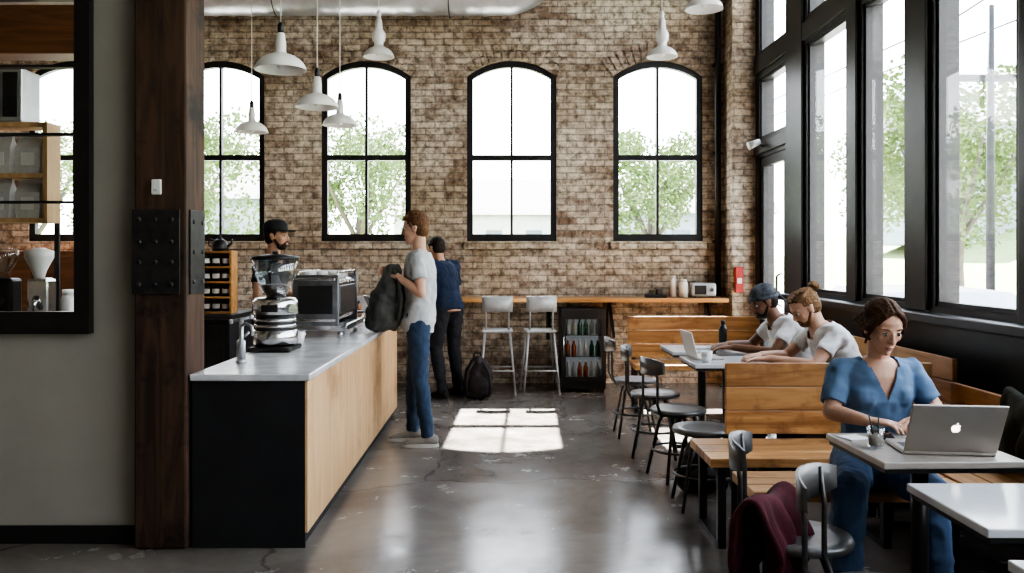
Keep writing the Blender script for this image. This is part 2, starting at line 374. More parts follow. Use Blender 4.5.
pendant(1.93,8.2,3.83,.36,L1)
# ------------------------------------------------------------------ COUNTER
cx0,cx1,cy0,cy1,ch=-1.55,-.975,4.22,7.75,.83
ct=thing('service_counter','long service counter with black end and light wood side panels','counter',(0,0,0))
obj('body',G().b2(cx0,cx1-.03,cy0+.02,cy1,0,ch),BLKM,ct)
obj('end_panel',G().b2(cx0,cx1-.012,cy0,cy0+.019,0.0,ch,.003),BLKM,ct)
n=3
for k in range(n):
    a=cy0+.001+(cy1-cy0)*k/n; b=cy0+(cy1-cy0)*(k+1)/n-.004
    obj('side_panel',G().b2(cx1-.029,cx1,a,b,.075,ch,.002),PLY,ct)
wt=obj('worktop',G().b2(cx0-.005,cx1+.015,cy0-.02,cy1+.02,ch+.001,ch+.035,.006),MARB,label='pale grey stone worktop on the service counter',cat='worktop')
CT=ch+.036
# back counter + shelf
bc=thing('back_counter','black back counter cabinet along the kitchen side','cabinet',(-3.1,8.3,0))
obj('body',G().b2(-.55,.55,-.4,.4,0,.86,.004),BLKM,bc); obj('worktop',G().b2(-.57,.57,-.42,.42,.861,.9,.006),STEEL,bc)
obj('door',G().b2(-.5,-.01,-.415,-.401,.1,.82,.003),BLK,bc); obj('door',G().b2(.01,.5,-.415,-.401,.1,.82,.003),BLK,bc)
sh=thing('wooden_shelf','small orange brown wooden shelf holding tins','shelf',(-2.77,8.2,.901))
g=G()
for x in (-.16,.16): g.b2(x-.01,x+.01,-.09,.09,0,.6)
for z in (0,.145,.29,.435,.58): g.b2(-.15,.15,-.09,.09,z,z+.018)
g.b2(-.15,.15,.08,.09,.01,.59); obj('shelf_frame',g,BARW,sh)
tin=None
for k in range(4):
    for j in range(3):
        p=(-2.77-.095+.095*j,8.18,.92+.145*k+.001)
        if tin is None:
            tin=thing('coffee_tin','small black tin with pale label on the wooden shelf','tin',p,0,'tins on the wooden shelf')
            obj('can',G().lathe([(.036,0),(.036,.09)],seg=16),BLK,tin); obj('paper_label',G().lathe([(.0365,.025),(.0365,.07)],seg=16,cap=False),PAPER,tin); obj('lid',G().lathe([(.034,.09),(.034,.1)],seg=16),STEEL,tin)
        else: dup(tin,p)
kt=thing('kettle','black stovetop kettle on top of the wooden shelf','kettle',(-2.74,8.2,1.5))
obj('body',G().lathe([(.075,0),(.08,.03),(.065,.09),(.03,.115)],seg=20),BLK,kt); obj('lid',G().lathe([(.03,.115),(.025,.125),(.01,.13),(.014,.15)],seg=14),BLK,kt)
obj('spout',G().tube([(.06,0,.03),(.11,0,.07),(.12,0,.11)],[.014,.01,.008]),BLK,kt); obj('handle',G().tube([(-.05,0,.1),(-.1,0,.12),(-.11,0,.06),(-.07,0,.03)],.008),BLK,kt)
# grinder
gr=thing('coffee_grinder','large chrome and black coffee grinder with clear hopper on counter','grinder',(-1.42,5.28,CT))
obj('base',G().b2(-.13,.13,-.15,.15,0,.03,.01).lathe([(.12,.03),(.125,.05),(.125,.2),(.12,.22)],seg=32),BLK,gr)
g=G()
g.lathe([(.128,.04),(.137,.045),(.137,.125),(.128,.13)],seg=32)
for k in range(2): g.lathe([(.127,.145+k*.035),(.132,.15+k*.035),(.132,.16+k*.035),(.127,.165+k*.035)],seg=32)
obj('ridged_ring',g,CHROME,gr)
obj('motor_housing',G().lathe([(.122,.22),(.14,.23),(.14,.30),(.12,.325),(.06,.33)],seg=32),CHROME,gr)
obj('control_panel',G().box((.0,-.132,.265),(.1,.02,.045),None,.006),BLK,gr)
obj('hopper',G().lathe([(.055,.33),(.08,.36),(.125,.46),(.14,.56),(.135,.56),(.12,.46),(.076,.365),(.05,.34)],seg=28,cap=False),CLEAR,gr)
obj('coffee_beans',G().lathe([(.05,.335),(.074,.365),(.09,.40),(.05,.41)],seg=20),pm('beans',(.05,.02,.01),(.02,.01,.005),60,.4,bump=.8,bscale=60),gr)
obj('lid',G().lathe([(.145,.56),(.145,.58),(.05,.595),(.02,.597),(.02,.612)],seg=28),BLK,gr)
obj('dial',G().cyl((.10,-.08,.265),(.14,-.12,.265),.03),CHROME,gr)
# tap
tp2=thing('water_tap','brushed steel water tap standing on the counter','tap',(-1.44,4.66,CT))
obj('base',G().lathe([(.03,0),(.03,.012),(.018,.02)],seg=20),GALV,tp2)
obj('pole',G().cyl((0,0,.018),(0,0,.24),.012),GALV,tp2)
obj('spout',G().tube([(0,0,.2),(.03,-.02,.215),(.07,-.04,.2),(.075,-.043,.15)],.009),GALV,tp2)
obj('handle',G().tube([(-.055,0,.225),(.055,0,.25)],.009).ell((.055,0,.25),.014,seg=10).ell((-.055,0,.225),.014,seg=10),GALV,tp2)
tp3=thing('water_tap','short steel tap with lever on the counter','tap',(-1.5,4.85,CT))
obj('base',G().lathe([(.025,0),(.025,.1),(.012,.11)],seg=18),GALV,tp3); obj('handle',G().tube([(0,0,.11),(.05,-.02,.15)],.008),GALV,tp3)
# espresso machine
em=thing('espresso_machine','dark steel and chrome espresso machine on the counter','espresso machine',(-1.33,6.38,CT))
EMS=pm('brushed_dark_steel',(.30,.30,.31),(.20,.20,.21),14,.3,.95,stretch=(1,8,1))
obj('body',G().box((.0,0,.27),(.30,.74,.30),None,.03),CHROME,em)
obj('base',G().box((.02,0,.075),(.40,.70,.05),None,.01),CHROME,em)
for y in (-.3,.3):
    for x in (-.1,.16): obj('foot',G().lathe([(.022,0),(.018,.05)],(x,y,0),seg=12),CHROME,em)
for s in (-1,1): obj('side_panel',G().box((.0,s*.375,.27),(.33,.02,.36),None,.009),EMS,em)
for z in (.42,.13): obj('side_trim',G().box((.0,-.388,z),(.28,.008,.02),None,.003),CHROME,em)
obj('side_inset',G().box((.0,-.387,.275),(.24,.006,.2),None,.003),BLK,em)
obj('back_plate',G().box((.155,0,.27),(.012,.62,.2),None,.004),EMS,em)
g=G().tube([(.15,-.35,.43),(.15,-.35,.47),(.15,.35,.47),(.15,.35,.43)],.008).tube([(-.13,-.35,.43),(-.13,-.35,.47),(-.13,.35,.47),(-.13,.35,.43)],.008)
obj('cup_rail',g,CHROME,em)
for y in (-.2,.2): obj('group_head',G().lathe([(.045,0),(.045,.07)],(-.2,y,.2),seg=18).cyl((-.2,y,.21),(-.33,y,.17),.014),CHROME,em)
obj('steam_wand',G().tube([(-.13,-.33,.25),(-.2,-.34,.2),(-.2,-.35,.07)],.006),CHROME,em)
# cups
def cup(name,label,loc,r,h,mat,group=None,cat='cup',handle=False):
    t=thing(name,label,cat,loc,random.random()*6,group)
    obj('cup_body',G().lathe([(r*.7,0),(r*.95,h*.5),(r,h),(r*.92,h),(r*.86,h*.5),(r*.6,.006)],seg=18,cap=True),mat,t)
    if handle: obj('handle',G().tube([(r*.9,0,h*.8),(r*1.5,0,h*.75),(r*1.5,0,h*.35),(r*.85,0,h*.25)],.004,6),mat,t)
    return t
c=cup('espresso_cup','white ceramic cup stacked on the espresso machine',(-1.40,6.12,CT+.421),.036,.055,WHITE,'cups on the espresso machine',handle=True)
for i in range(1,12): dup(c,(-1.40+.085*(i%3),6.12+.13*(i//3)+.0,CT+.421),R(80+i*4))
# small counter items
def jar(loc,r,h,m1,m2,label,name='glass_jar',cat='jar'):
    t=thing(name,label,cat,loc); obj('body',G().lathe([(r,0),(r,h*.8),(r*.8,h*.88)],seg=20),m1,t); obj('lid',G().lathe([(r*.82,h*.88),(r*.82,h)],seg=20),m2,t); return t
jar((-1.2,7.05,CT),.045,.13,CLEAR,STEEL,'small glass jar with metal lid on counter')
jar((-1.08,7.25,CT),.04,.10,PAPER,WHITE,'short stack of paper cups on counter','paper_cup_stack','cups')
jar((-1.27,7.35,CT),.035,.2,pm('amber',(.25,.08,.02),None,5,.2),BLK,'amber syrup bottle on counter','syrup_bottle','bottle')
cup('paper_cup','white takeaway paper cup on the counter',(-1.30,6.93,CT),.04,.1,PAPER)
cup('ceramic_mug','white ceramic mug on the counter',(-1.36,5.62,CT),.042,.085,WHITE,handle=True)
pos=thing('payment_terminal','black tablet terminal on a stand at the counter','tablet',(-1.2,7.55,CT),R(20))
obj('stand',G().b2(-.06,.06,-.05,.05,0,.015,.004).cyl((0,0,.01),(0,0,.13),.012),GALV,pos); obj('screen',G().box((0,0,.17),(.012,.2,.14),(0,R(-25),0),.004),BLK,pos)
# ------------------------------------------------------------------ kitchen through the opening
kb=thing('kitchen_workbench','steel kitchen workbench seen through the interior window','workbench',(-3.35,5.5,0))
obj('worktop',G().b2(-.85,.75,-.3,.32,.9,.94,.004),GALV,kb)
for x in (-.8,.7):
    for y in (-.27,.29): obj('leg',G().b2(x-.02,x+.02,y-.02,y+.02,0,.9),STEEL,kb)
kr=thing('kitchen_shelf','pale wooden shelf unit holding coffee bags above the workbench','shelf',(-3.30,5.42,0))
g=G()
for z in (1.66,1.94,2.26): g.b2(-.8,.42,-.09,.07,z,z+.03)
for x in (-.8,.42): g.b2(x-.015,x+.015,-.09,.07,1.66,2.29)
obj('shelf_board',g,PLY,kr)
for x in (-.8,.42): obj('post',G().b2(x-.015,x+.015,.05,.07,.942,1.66),STEEL,kr)
bag=None
for zz in (1.691,1.971):
    for k in range(6):
        p=(-3.935+k*.188,5.39,zz)
        if bag is None:
            bag=thing('coffee_bag','pale grey coffee bag standing on the kitchen shelf','coffee bag',p,0,'coffee bags on the kitchen shelf')
            gg=G().rings([[(sx*w,sy*d,z) for sx,sy in ((-1,-1),(1,-1),(1,1),(-1,1))] for w,d,z in ((.07,.045,0),(.078,.05,.05),(.078,.045,.16),(.074,.012,.22),(.074,.01,.245))],sm=False)
            obj('bag_body',gg,BAGM,bag); obj('paper_label',G().b2(-.04,.04,-.052,-.049,.05,.13),PAPER,bag)
        else: dup(bag,p,(random.random()-.5)*.1)
mw=thing('microwave','steel framed microwave on top of the kitchen shelf','microwave',(-3.27,5.42,2.291))
obj('casing',G().b2(-.25,.25,-.1,.12,0,.34,.01),GALV,mw); obj('door',G().b2(-.23,.12,-.112,-.101,.03,.31,.004),BLK,mw); obj('control_panel',G().b2(.135,.23,-.11,-.101,.03,.31,.003),STEEL,mw); obj('handle',G().cyl((.11,-.13,.06),(.11,-.13,.28),.008),CHROME,mw)
for (x,m,l) in ((-3.14,BLK,'black burr coffee grinder on the kitchen workbench'),(-2.92,CHROME,'silver coffee grinder with white hopper on the workbench')):
    t=thing('coffee_grinder',l,'grinder',(x,5.34,.941))
    obj('base',G().box((0,0,.02),(.16,.2,.04),None,.01),m,t); obj('body',G().box((0,.03,.2),(.13,.13,.34),None,.02),m,t)
    obj('hopper',G().lathe([(.03,.37),(.045,.42),(.085,.5),(.085,.54),(.03,.56)],seg=20),WHITE if m is CHROME else CLEAR,t); obj('spout',G().cyl((0,-.03,.25),(0,-.09,.18),.02),m,t)
jj=jar((-2.72,5.3,.941),.04,.30,WHITE,WHITE,'tall white container on the kitchen workbench','storage_container','container')
dup(jj,(-2.62,5.42,.941))
tb=thing('timber_beam','dark reclaimed timber beam carried by a post in the kitchen','beam',(0,6.2,0))
obj('beam',G().b2(-5.85,-2.6,-.12,.12,2.9,3.25,.01),SHELFW,tb); obj('post_shaft',G().b2(-4.75,-4.53,-.11,.11,0,2.899,.01),SHELFW,tb)
kc=thing('wooden_cabinet','dark reddish wooden cabinet against the kitchen side','cabinet',(-4.75,8.9,0))
obj('body',G().b2(-.9,.9,-.3,.3,0,1.5,.006),SHELFW,kc)
for x in (-.45,.45): 
    d=obj('door',G().b2(x-.42,x+.42,-.315,-.301,.08,1.45,.004),SHELFW,kc); obj('knob',G().ell((x-.35*(1 if x>0 else -1),-.33,.8),.014,seg=10),STEEL,d)
# ------------------------------------------------------------------ back bar
bb=thing('wall_bar','long orange wood bar shelf along the brick wall','bar counter',(0,0,0))
g=G()
g.b2(-1.95,2.44,9.22,9.44,.945,.99,.005); g.b2(-1.95,2.44,9.445,9.695,.945,.99,.005); obj('bar_top',g,BARW,bb)
for x in (-1.8,-.75,.5,1.2,2.3): obj('bracket',G().b2(x-.02,x+.02,9.25,9.69,.915,.944).b2(x-.02,x+.02,9.66,9.69,.5,.92).box((x,9.47,.73),(.03,.5,.03),(R(42),0,0)),STEEL,bb)
# fridge
fr=thing('drinks_fridge','small black glass door drinks fridge under the bar','fridge',(.845,9.02,0))
FRI=emis('fridge_lining',(.5,.52,.55),.35)
g=G(); g.b2(-.235,-.205,0,.46,.04,.86); g.b2(.205,.235,0,.46,.04,.86); g.b2(-.205,.205,.43,.46,.04,.86); g.b2(-.235,.235,0,.46,.86,.885); g.b2(-.205,.205,0,.43,.04,.12)
for x in (-.2,.2):
    for y in (.04,.42): g.b2(x-.02,x+.02,y-.02,y+.02,0,.04)
obj('body',g,BLK,fr)
obj('lining',G().b2(-.204,.204,.42,.429,.121,.859),FRI,fr)
for z in (.14,.37,.6): obj('shelf',G().b2(-.203,.203,.05,.418,z,z+.008),CHROME,fr)
dm=plate(rect(-.235,.235,.12,.885),[rect(-.19,.19,.17,.78)],.025,'XZ',-.014); d=obj('door',dm,BLK,fr)
obj('glass_pane',G().b2(-.19,.19,-.016,-.012,.17,.78),glassmat('fridge_glass',(.9,.92,.93),.05),d); obj('handle',G().cyl((-.215,-.045,.4),(-.215,-.045,.6),.007),CHROME,d)
COLS=[pm('bottle_a',(.5,.5,.48),None,5,.3),pm('bottle_b',(.45,.12,.04),None,5,.25),pm('bottle_c',(.6,.6,.55),None,5,.3),pm('bottle_d',(.06,.16,.08),None,5,.25)]
bt=[None]*4
for r,z in enumerate((.149,.379,.609)):
    for k in range(6):
        ci=(k//2+r)%4; p=(.845-.16+k*.064,9.12,z)
        if bt[ci] is None:
            t=thing('drink_bottle','small drink bottle inside the fridge','bottle',p,0,'bottles in the fridge'); bt[ci]=t
            obj('bottle_body',G().lathe([(.026,0),(.027,.1),(.012,.14),(.012,.165)],seg=12),COLS[ci],t); obj('bottle_cap',G().lathe([(.014,.165),(.014,.18)],seg=12),WHITE,t)
        else: dup(bt[ci],p)
# items on bar
BT=.991
ra=thing('toaster','silver toaster style radio on the wooden bar','radio',(2.2,9.42,BT))
obj('casing',G().box((0,0,.085),(.27,.16,.15),None,.02),GALV,ra); obj('front_grille',G().box((-.04,-.082,.085),(.13,.006,.1),None,.002),BLK,ra); obj('knob',G().cyl((.08,-.08,.09),(.08,-.1,.09),.022),CHROME,ra)
for x in (-.1,.1): obj('foot',G().b2(x-.015,x+.015,-.06,.06,0,.011),BLK,ra)
jar((1.98,9.4,BT),.05,.2,PAPER,WHITE,'stack of white paper cups on the bar','paper_cup_stack','cups')
jar((1.88,9.45,BT),.035,.24,WHITE,WHITE,'tall white flask on the bar','flask','bottle')
bx=thing('condiment_tray','low dark condiment tray on the wooden bar','tray',(1.68,9.42,BT)); obj('tray',G().b2(-.11,.11,-.07,.07,0,.03,.004),BLKM,bx)
obj('packet',G().box((-.04,0,.055),(.05,.08,.05),None,.004),STEEL,bx); obj('packet',G().box((.04,0,.06),(.06,.08,.06),None,.004),STEEL,bx)
fa=thing('fire_alarm','red fire alarm box on the brick pier','fire alarm',(2.52,9.299,1.05)); obj('casing',G().b2(-.0,.09,-.04,.0,0,.28,.008),RED,fa); obj('lever',G().b2(.02,.07,-.05,-.041,.1,.16,.003),WHITE,fa)
sc_=thing('wall_sconce','small black and white spotlight by the door','spotlight',(2.719,8.9,2.6))
obj('arm',G().tube([(0,0,0),(-.08,0,.03)],.01),BLK,sc_); obj('lamp_head',G().cyl((-.04,0,.05),(-.16,0,.0),.03,.045),WHITE,sc_)
# ------------------------------------------------------------------ bar stools
def bstool(loc,rz,label):
    t=thing('bar_stool',label,'stool',loc,rz,'bar stools at the wall bar')
    obj('seat',G().box((0,0,.66),(.32,.32,.03),None,.014),WMET,t)
    for sx in (-1,1):
        for sy in (-1,1): obj('leg',G().cyl((sx*.13,sy*.13,.65),(sx*.19,sy*.19,.0),.014,.011,10),WMET,t)
    g=G()
    q=[(.165,.165),(-.165,.165),(-.165,-.165),(.165,-.165)]
    for i in range(4): a=q[i];b=q[(i+1)%4]; g.cyl((a[0]*1.04,a[1]*1.04,.25),(b[0]*1.04,b[1]*1.04,.25),.009,seg=8)
    obj('footrest',g,WMET,t)
    for x in (-.12,.12): obj('back_post',G().tube([(x,-.14,.66),(x,-.17,.85),(x,-.16,1.0)],.009,8),WMET,t)
    obj('backrest',G().rings([[(x,-.165-.04*(1-(x/.16)**2)-dy,z) for z,dy in ((.87,0),(.87,.008),(1.03,.008),(1.03,0))] for x in [-.16+.04*i for i in range(9)]]),WMET,t)
    return t
s0=bstool((-.07,9.03,0),0,'pale metal bar stool with low back at the wall bar')
dup(s0,(.38,9.03,0),R(4)); dup(s0,(-1.47,9.0,0),R(-4))
# ------------------------------------------------------------------ low chairs
SEATM=pm('chair_seat_grey',(.17,.165,.16),(.11,.105,.10),8,.33,.4)
LEGM=pm('chair_steel',(.13,.125,.12),(.08,.08,.08),20,.4,.8)
def chair(loc,rz,label,back=True):
    t=thing('metal_chair',label,'chair',loc,rz,'metal cafe chairs')
    obj('seat',G().lathe([(.16,.425),(.178,.43),(.182,.445),(.175,.458),(.12,.452),(.02,.448)],seg=32),SEATM,t)
    for k in range(4):
        a=R(45+90*k); obj('leg',G().tube([(.09*math.cos(a),.09*math.sin(a),.425),(.13*math.cos(a),.13*math.sin(a),.36),(.215*math.cos(a),.215*math.sin(a),0)],[.011,.011,.010],10),LEGM,t)
    obj('footrest',G().tube([(.172*math.cos(R(i*12)),.172*math.sin(R(i*12)),.19) for i in range(30)],.008,8,closed=True),LEGM,t)
    obj('swivel',G().cyl((0,0,.34),(0,0,.426),.022).lathe([(.11,.41),(.11,.424)],seg=20),LEGM,t)
    if back:
        for y in (-.11,.11): obj('back_post',G().tube([(-.08,y*.7,.425),(-.17,y*.9,.43),(-.2,y,.5),(-.2,y,.66),(-.215,y,.78)],.009,8),LEGM,t)
        rs=[]
        for i in range(13):
            y=-.17+.34*i/12; x=-.235+.06*(abs(y)/.17)**2; hh=.055*(1-.35*(abs(y)/.17)**3)
            rs.append([(x,y,.74-hh),(x-.012,y,.74-hh),(x-.014,y,.74+hh),(x-.002,y,.74+hh)])
        obj('backrest',G().rings(rs),SEATM,t)
    return t
cl='grey metal cafe chair with round seat'
c0=chair((1.06,6.88,0),R(0),cl+' and low back')
dup(c0,(1.10,6.20,0),R(-12)); dup(c0,(1.14,5.56,0),R(15))
chair((1.16,4.94,0),0,'backless round metal stool beside the wooden bench',False)
cE=dup(c0,(1.06,3.04,0),R(-20),cl+' and burgundy jacket')
cF=dup(c0,(1.12,2.5,0),R(-35),cl+' at a pale table')
# ------------------------------------------------------------------ tables
def table(loc,w,d,rz,label,top=WHTOP):
    t=thing('cafe_table',label,'table',loc,rz,'cafe tables')
    obj('tabletop',G().b2(-w/2,w/2,-d/2,d/2,.725,.75,.004),top,t); obj('edge_band',G().b2(-w/2+.01,w/2-.01,-d/2+.01,d/2-.01,.708,.7245,.002),BLK,t)
    obj('pedestal',G().cyl((0,0,.03),(0,0,.71),.03),BLK,t); obj('base',G().box((0,0,.015),(.45,.07,.03),None,.008).box((0,0,.016),(.07,.42,.028),None,.008),BLK,t)
    return t
table((1.50,5.72,0),.54,.5,0,'white cafe table by the wall bench')
table((1.50,6.45,0),.54,.5,0,'white cafe table by the wall bench')
table((1.53,3.13,0),.50,.48,R(2),'pale cafe table holding the laptop',pm('tan_top',(.42,.38,.34),(.36,.32,.29),5,.2))
table((1.60,2.40,0),.72,.44,0,'pale glossy cafe table with dark edge')
table((1.56,1.75,0),.80,.42,0,'pale glossy cafe table with dark edge')
# ------------------------------------------------------------------ benches
def bench(loc,rz,w,dep,zs,zb,label,ext=0,npl=3):
    t=thing('wooden_bench',label,'bench',loc,rz)
    g=G(); n=3
    for k in range(n): g.b2(-w/2-ext,w/2,dep*k/n,dep*(k+1)/n-.005,zs-.045,zs,.004)
    obj('seat',g,CEDX,t)
    if zb:
        g=G(); h=(zb-zs-.02)/npl
        for k in range(npl): g.b2(-w/2,w/2,dep+.005,dep+.035,zs+.02+k*h,zs+.02+(k+1)*h-.005,.004)
        obj('backrest',g,CEDX,t)
    for x in (-w/2-ext+.06,w/2-.08):
        g=G()
        for y in (.04,dep-.05): g.b2(x-.02,x+.02,y-.02,y+.02,0,zs-.046)
        g.b2(x-.02,x+.02,.04,dep-.05,0,.03); g.b2(x-.02,x+.02,.04,dep-.05,zs-.075,zs-.046)
        if zb: g.b2(x-.02+ext,x+.02+ext,dep+.036,dep+.056,0,zb-.03)
        obj('leg',g,STEEL,t)
    return t
wb='orange brown plank bench with wooden backrest'
bench((1.60,4.19,0),0,.76,.48,.45,.865,wb+' between tables',.2)
bench((1.53,3.60,0),0,.94,.36,.45,None,'orange brown plank bench seat without backrest')
bench((2.02,3.62,0),R(-90),2.0,.40,.45,.77,wb+' below the storefront windows')
bench((2.12,6.2,0),R(-90),2.75,.42,.45,.87,wb+' below the storefront windows')
bench((1.84,7.76,0),0,1.28,.46,.45,.87,wb+' near brick wall',0)
bp=thing('bench_partition','plank partition panel behind the wooden bench','partition',(2.17,4.70,0))
g=G()
for k in range(3): g.b2(-.185,.2,0,.03,.47+k*.131,.47+(k+1)*.131-.005,.004)
obj('panel',g,CEDX,bp); obj('leg',G().b2(.1,.14,.031,.05,0,.84),STEEL,bp); obj('leg',G().b2(-.14,-.1,.031,.05,0,.84),STEEL,bp)
# ------------------------------------------------------------------ laptop etc
SILV=pm('laptop_silver',(.46,.42,.38),(.42,.39,.35),5,.35,.6)
lp=thing('laptop','open silver laptop with glowing logo on the cafe table','laptop',(1.575,3.08,.751),R(-7))
obj('base',G().b2(-.155,.155,-.10,.10,0,.014,.004),SILV,lp)
obj('keyboard',G().b2(-.135,.135,-.06,.03,.0142,.0155),BLK,lp)
LM=Matrix.Translation((0,-.10,.012))@Matrix.Rotation(R(28),4,'X')
ld=obj('lid',G(LM).b2(-.155,.155,-.004,.004,.002,.203,.003),SILV,lp)
obj('screen',G(LM).b2(-.145,.145,.0042,.005,.012,.193),pm('screen',(.05,.06,.08),None,4,.15),ld)
ap=[(0,.35),(.15,.42),(.32,.40),(.43,.29),(.36,.2),(.33,.08),(.36,-.04),(.46,-.12),(.40,-.29),(.28,-.46),(.17,-.52),(0,-.47),(-.17,-.52),(-.3,-.45),(-.42,-.22),(-.46,0),(-.42,.25),(-.3,.39),(-.15,.42)]
lf=[(.0,.48),(.02,.62),(.15,.74),(.15,.60),(.08,.5)]
q=.032
LG=emis('logo_glow',(1,.93,.82),3.5)
for pp in (ap,lf):
    me=plate([(x*q,y*q+.108) for x,y in pp],[],.001,'XZ',-.005); me.transform(LM); obj('logo',me,LG,ld)
tg=thing('drinking_glass','glass tumbler with straws on the cafe table','glass',(1.355,3.10,.751))
obj('glass_body',G().lathe([(.026,0),(.032,.075),(.029,.075),(.024,.008)],seg=24),CLEAR,tg)
obj('iced_drink',G().lathe([(.0235,.009),(.027,.05)],seg=20),pm('iced_drink',(.5,.42,.34),None,5,.15),tg)
obj('straw',G().cyl((.0,0,.01),(-.025,.0,.12),.003,seg=8),BLK,tg); obj('straw',G().cyl((.01,0,.01),(.015,.01,.11),.003,seg=8),BLK,tg)
nb=obj('paper_napkin',G().box((0,0,.0015),(.09,.08,.003),None),PAPER,None,(1.345,3.27,.751),R(20),'white paper napkin on the cafe table','napkin')
ph=thing('smartphone','black smartphone lying by the laptop on the cafe table','phone',(1.47,3.30,.751),R(-15))
obj('casing',G().b2(-.036,.036,-.07,.07,0,.008,.003),BLK,ph); obj('screen',G().b2(-.032,.032,-.064,.064,.0081,.009),pm('phone_glass',(.03,.03,.035),None,3,.08),ph)
cup('coffee_cup','white coffee cup on the cafe table',(1.34,5.62,.751),.038,.07,WHITE,None,'cup',True)
lap2=thing('laptop','dark open laptop on the far cafe table','laptop',(1.38,5.84,.751),R(95))
obj('base',G().b2(-.13,.13,-.09,.09,0,.014,.004),SILV,lap2); M2=Matrix.Translation((0,.09,.012))@Matrix.Rotation(R(-15),4,'X'); obj('lid',G(M2).b2(-.13,.13,-.004,.004,.002,.18,.003),WHITE,lap2)
book=obj('notebook',G().box((0,0,.008),(.16,.12,.016),None,.003),pm('notebook_white',(.6,.6,.58),None,6,.6),None,(1.45,6.4,.751),R(12),'closed pale notebook on the cafe table','notebook')
bot=thing('water_bottle','dark water bottle on the far cafe table','bottle',(1.70,6.6,.751)); obj('bottle_body',G().lathe([(.032,0),(.032,.13),(.015,.17)],seg=18),BLK,bot); obj('bottle_cap',G().lathe([(.017,.17),(.017,.2)],seg=14),STEEL,bot)
# ------------------------------------------------------------------ fabric things
def drape(w,lf,lb,ztop,thick,folds,seed):
    rnd=random.Random(seed); nu,nv=28,26; L=lf+lb; vs=[]
    ph=[rnd.random()*6 for _ in range(4)]
    for j in range(nv):
        s=-lb+L*j/(nv-1)
        for i in range(nu):
            u=-w/2+w*i/(nu-1); a=abs(s)
            f=folds*min(a/.10,1)*(math.sin(u*34+ph[0]+s*9)+.7*math.sin(u*57+ph[1]-s*16)+.4*math.sin(s*30+u*20))
            a2=a*(1+.22*math.sin(u*11+ph[2]))
            if s<0: x=-.03-f*.6-.03*min(a/.2,1); z=ztop-a2
            else: x=.03+f+.05*min(a/.2,1); z=ztop-a2
            if a<.04: x=s*.75; z=ztop-.0-(a*a)*8
            shr=1-.22*min(a/L,1)*(1+.5*math.sin(ph[2]+s*14))
            vs.append((x,u*shr+.02*math.sin(s*12),z+.02*math.sin(u*13+ph[3])))
    fs=[(j*nu+i,j*nu+i+1,(j+1)*nu+i+1,(j+1)*nu+i) for j in range(nv-1) for i in range(nu-1)]
    g=G().add(vs,fs,0,True); me=g.mesh('t'); o=bpy.data.objects.new('t',me); COL.objects.link(o)
    sd=o.modifiers.new('s','SOLIDIFY'); sd.thickness=thick; sd.offset=0; ss=o.modifiers.new('u','SUBSURF'); ss.levels=1; ss.render_levels=1
    m=evalmesh(o)
    for p in m.polygons: p.use_smooth=True
    return m
BURG=pm('burgundy_cloth',(.11,.014,.026),(.05,.008,.014),14,.9,bump=.3)
GRN=pm('green_cloth',(.045,.045,.028),(.025,.026,.018),14,.9,bump=.3)
jk=obj('jacket',drape(.40,.40,.30,.0,.024,.022,3),BURG,None,(.93,3.0,.61),R(-35),'burgundy jacket bundled over a metal chair','jacket')
obj('jacket',drape(.46,.36,.1,.0,.02,.014,5),GRN,None,(2.40,3.82,.815),R(180),'dark green jacket draped over the bench backrest','jacket')
def backpack(label,loc,rz,mat,h=.42,w=.3,d=.2,tilt=0):
    t=thing('backpack',label,'backpack',loc,rz)
    g=G().loft([((0,0,.0),(w*.42,0,0),(0,d*.42,0)),((0,0,.04),(w*.52,0,0),(0,d*.55,0)),((0,0,h*.4),(w*.52,0,0),(0,d*.55,0)),((0.01,0,h*.7),(w*.44,0,0),(0,d*.48,0)),((0.01,0,h*.9),(w*.30,0,0),(0,d*.36,0)),((0,0,h),(w*.12,0,0),(0,d*.16,0))],20); obj('bag_body',bake(g,.010,4,.04,.09),mat,t)
    g=G().ell((0,-d*.45,h*.3),(w*.36,.055,h*.22)); obj('front_pocket',bake(g,.01,3,.015,.07),mat,t)
    for s in (-1,1): obj('shoulder_strap',G().tube([(s*w*.15,-d*.3,h*.88),(s*w*.35,-d*.62,h*.66),(s*w*.42,-d*.68,h*.35),(s*w*.4,-d*.5,h*.08)],.013,8),mat,t)
    obj('handle',G().tube([(-.04,0,h*.93),(-.03,0,h*1.07),(.03,0,h*1.07),(.04,0,h*.93)],.008,8),mat,t); return t
BP1=pm('dark_pack_cloth',(.022,.017,.018),(.045,.03,.03),10,.8,bump=.3)
BP2=pm('black_pack_cloth',(.03,.03,.033),(.055,.053,.055),10,.7,bump=.3)
backpack('dark backpack with straps standing on the floor by the bar',(-.27,8.66,.012),R(5),BP1,.42,.29,.2)
backpack('black backpack lying on the floor beside the stool',(1.22,5.25,.012),R(5),BP2,.31,.30,.17)
OLV=pm('olive_pack_cloth',(.085,.085,.075),(.05,.05,.045),12,.8,bump=.5,bscale=30)
hb=thing('backpack','grey olive backpack held over the counter by the customer','backpack',(-.90,6.52,CT+.015),R(0))
g=G().loft([((-.02,0,0),(.09,0,0),(0,.08,0)),((-.03,0,.03),(.13,0,.01),(0,.11,0)),((-.02,0,.16),(.14,0,.02),(0,.12,0)),((.0,0,.30),(.12,0,.02),(0,.10,0)),((.03,0,.42),(.085,0,.02),(0,.08,0)),((.05,0,.50),(.04,0,.0),(0,.06,0))],20)
obj('bag_body',bake(g,.010,4,.045,.09),OLV,hb)
for s in (-1,1): obj('shoulder_strap',G().tube([(.05,s*.05,.48),(.1,s*.09,.40),(.12,s*.1,.25),(.10,s*.09,.08)],[.014,.018,.018,.012],8),OLV,hb)
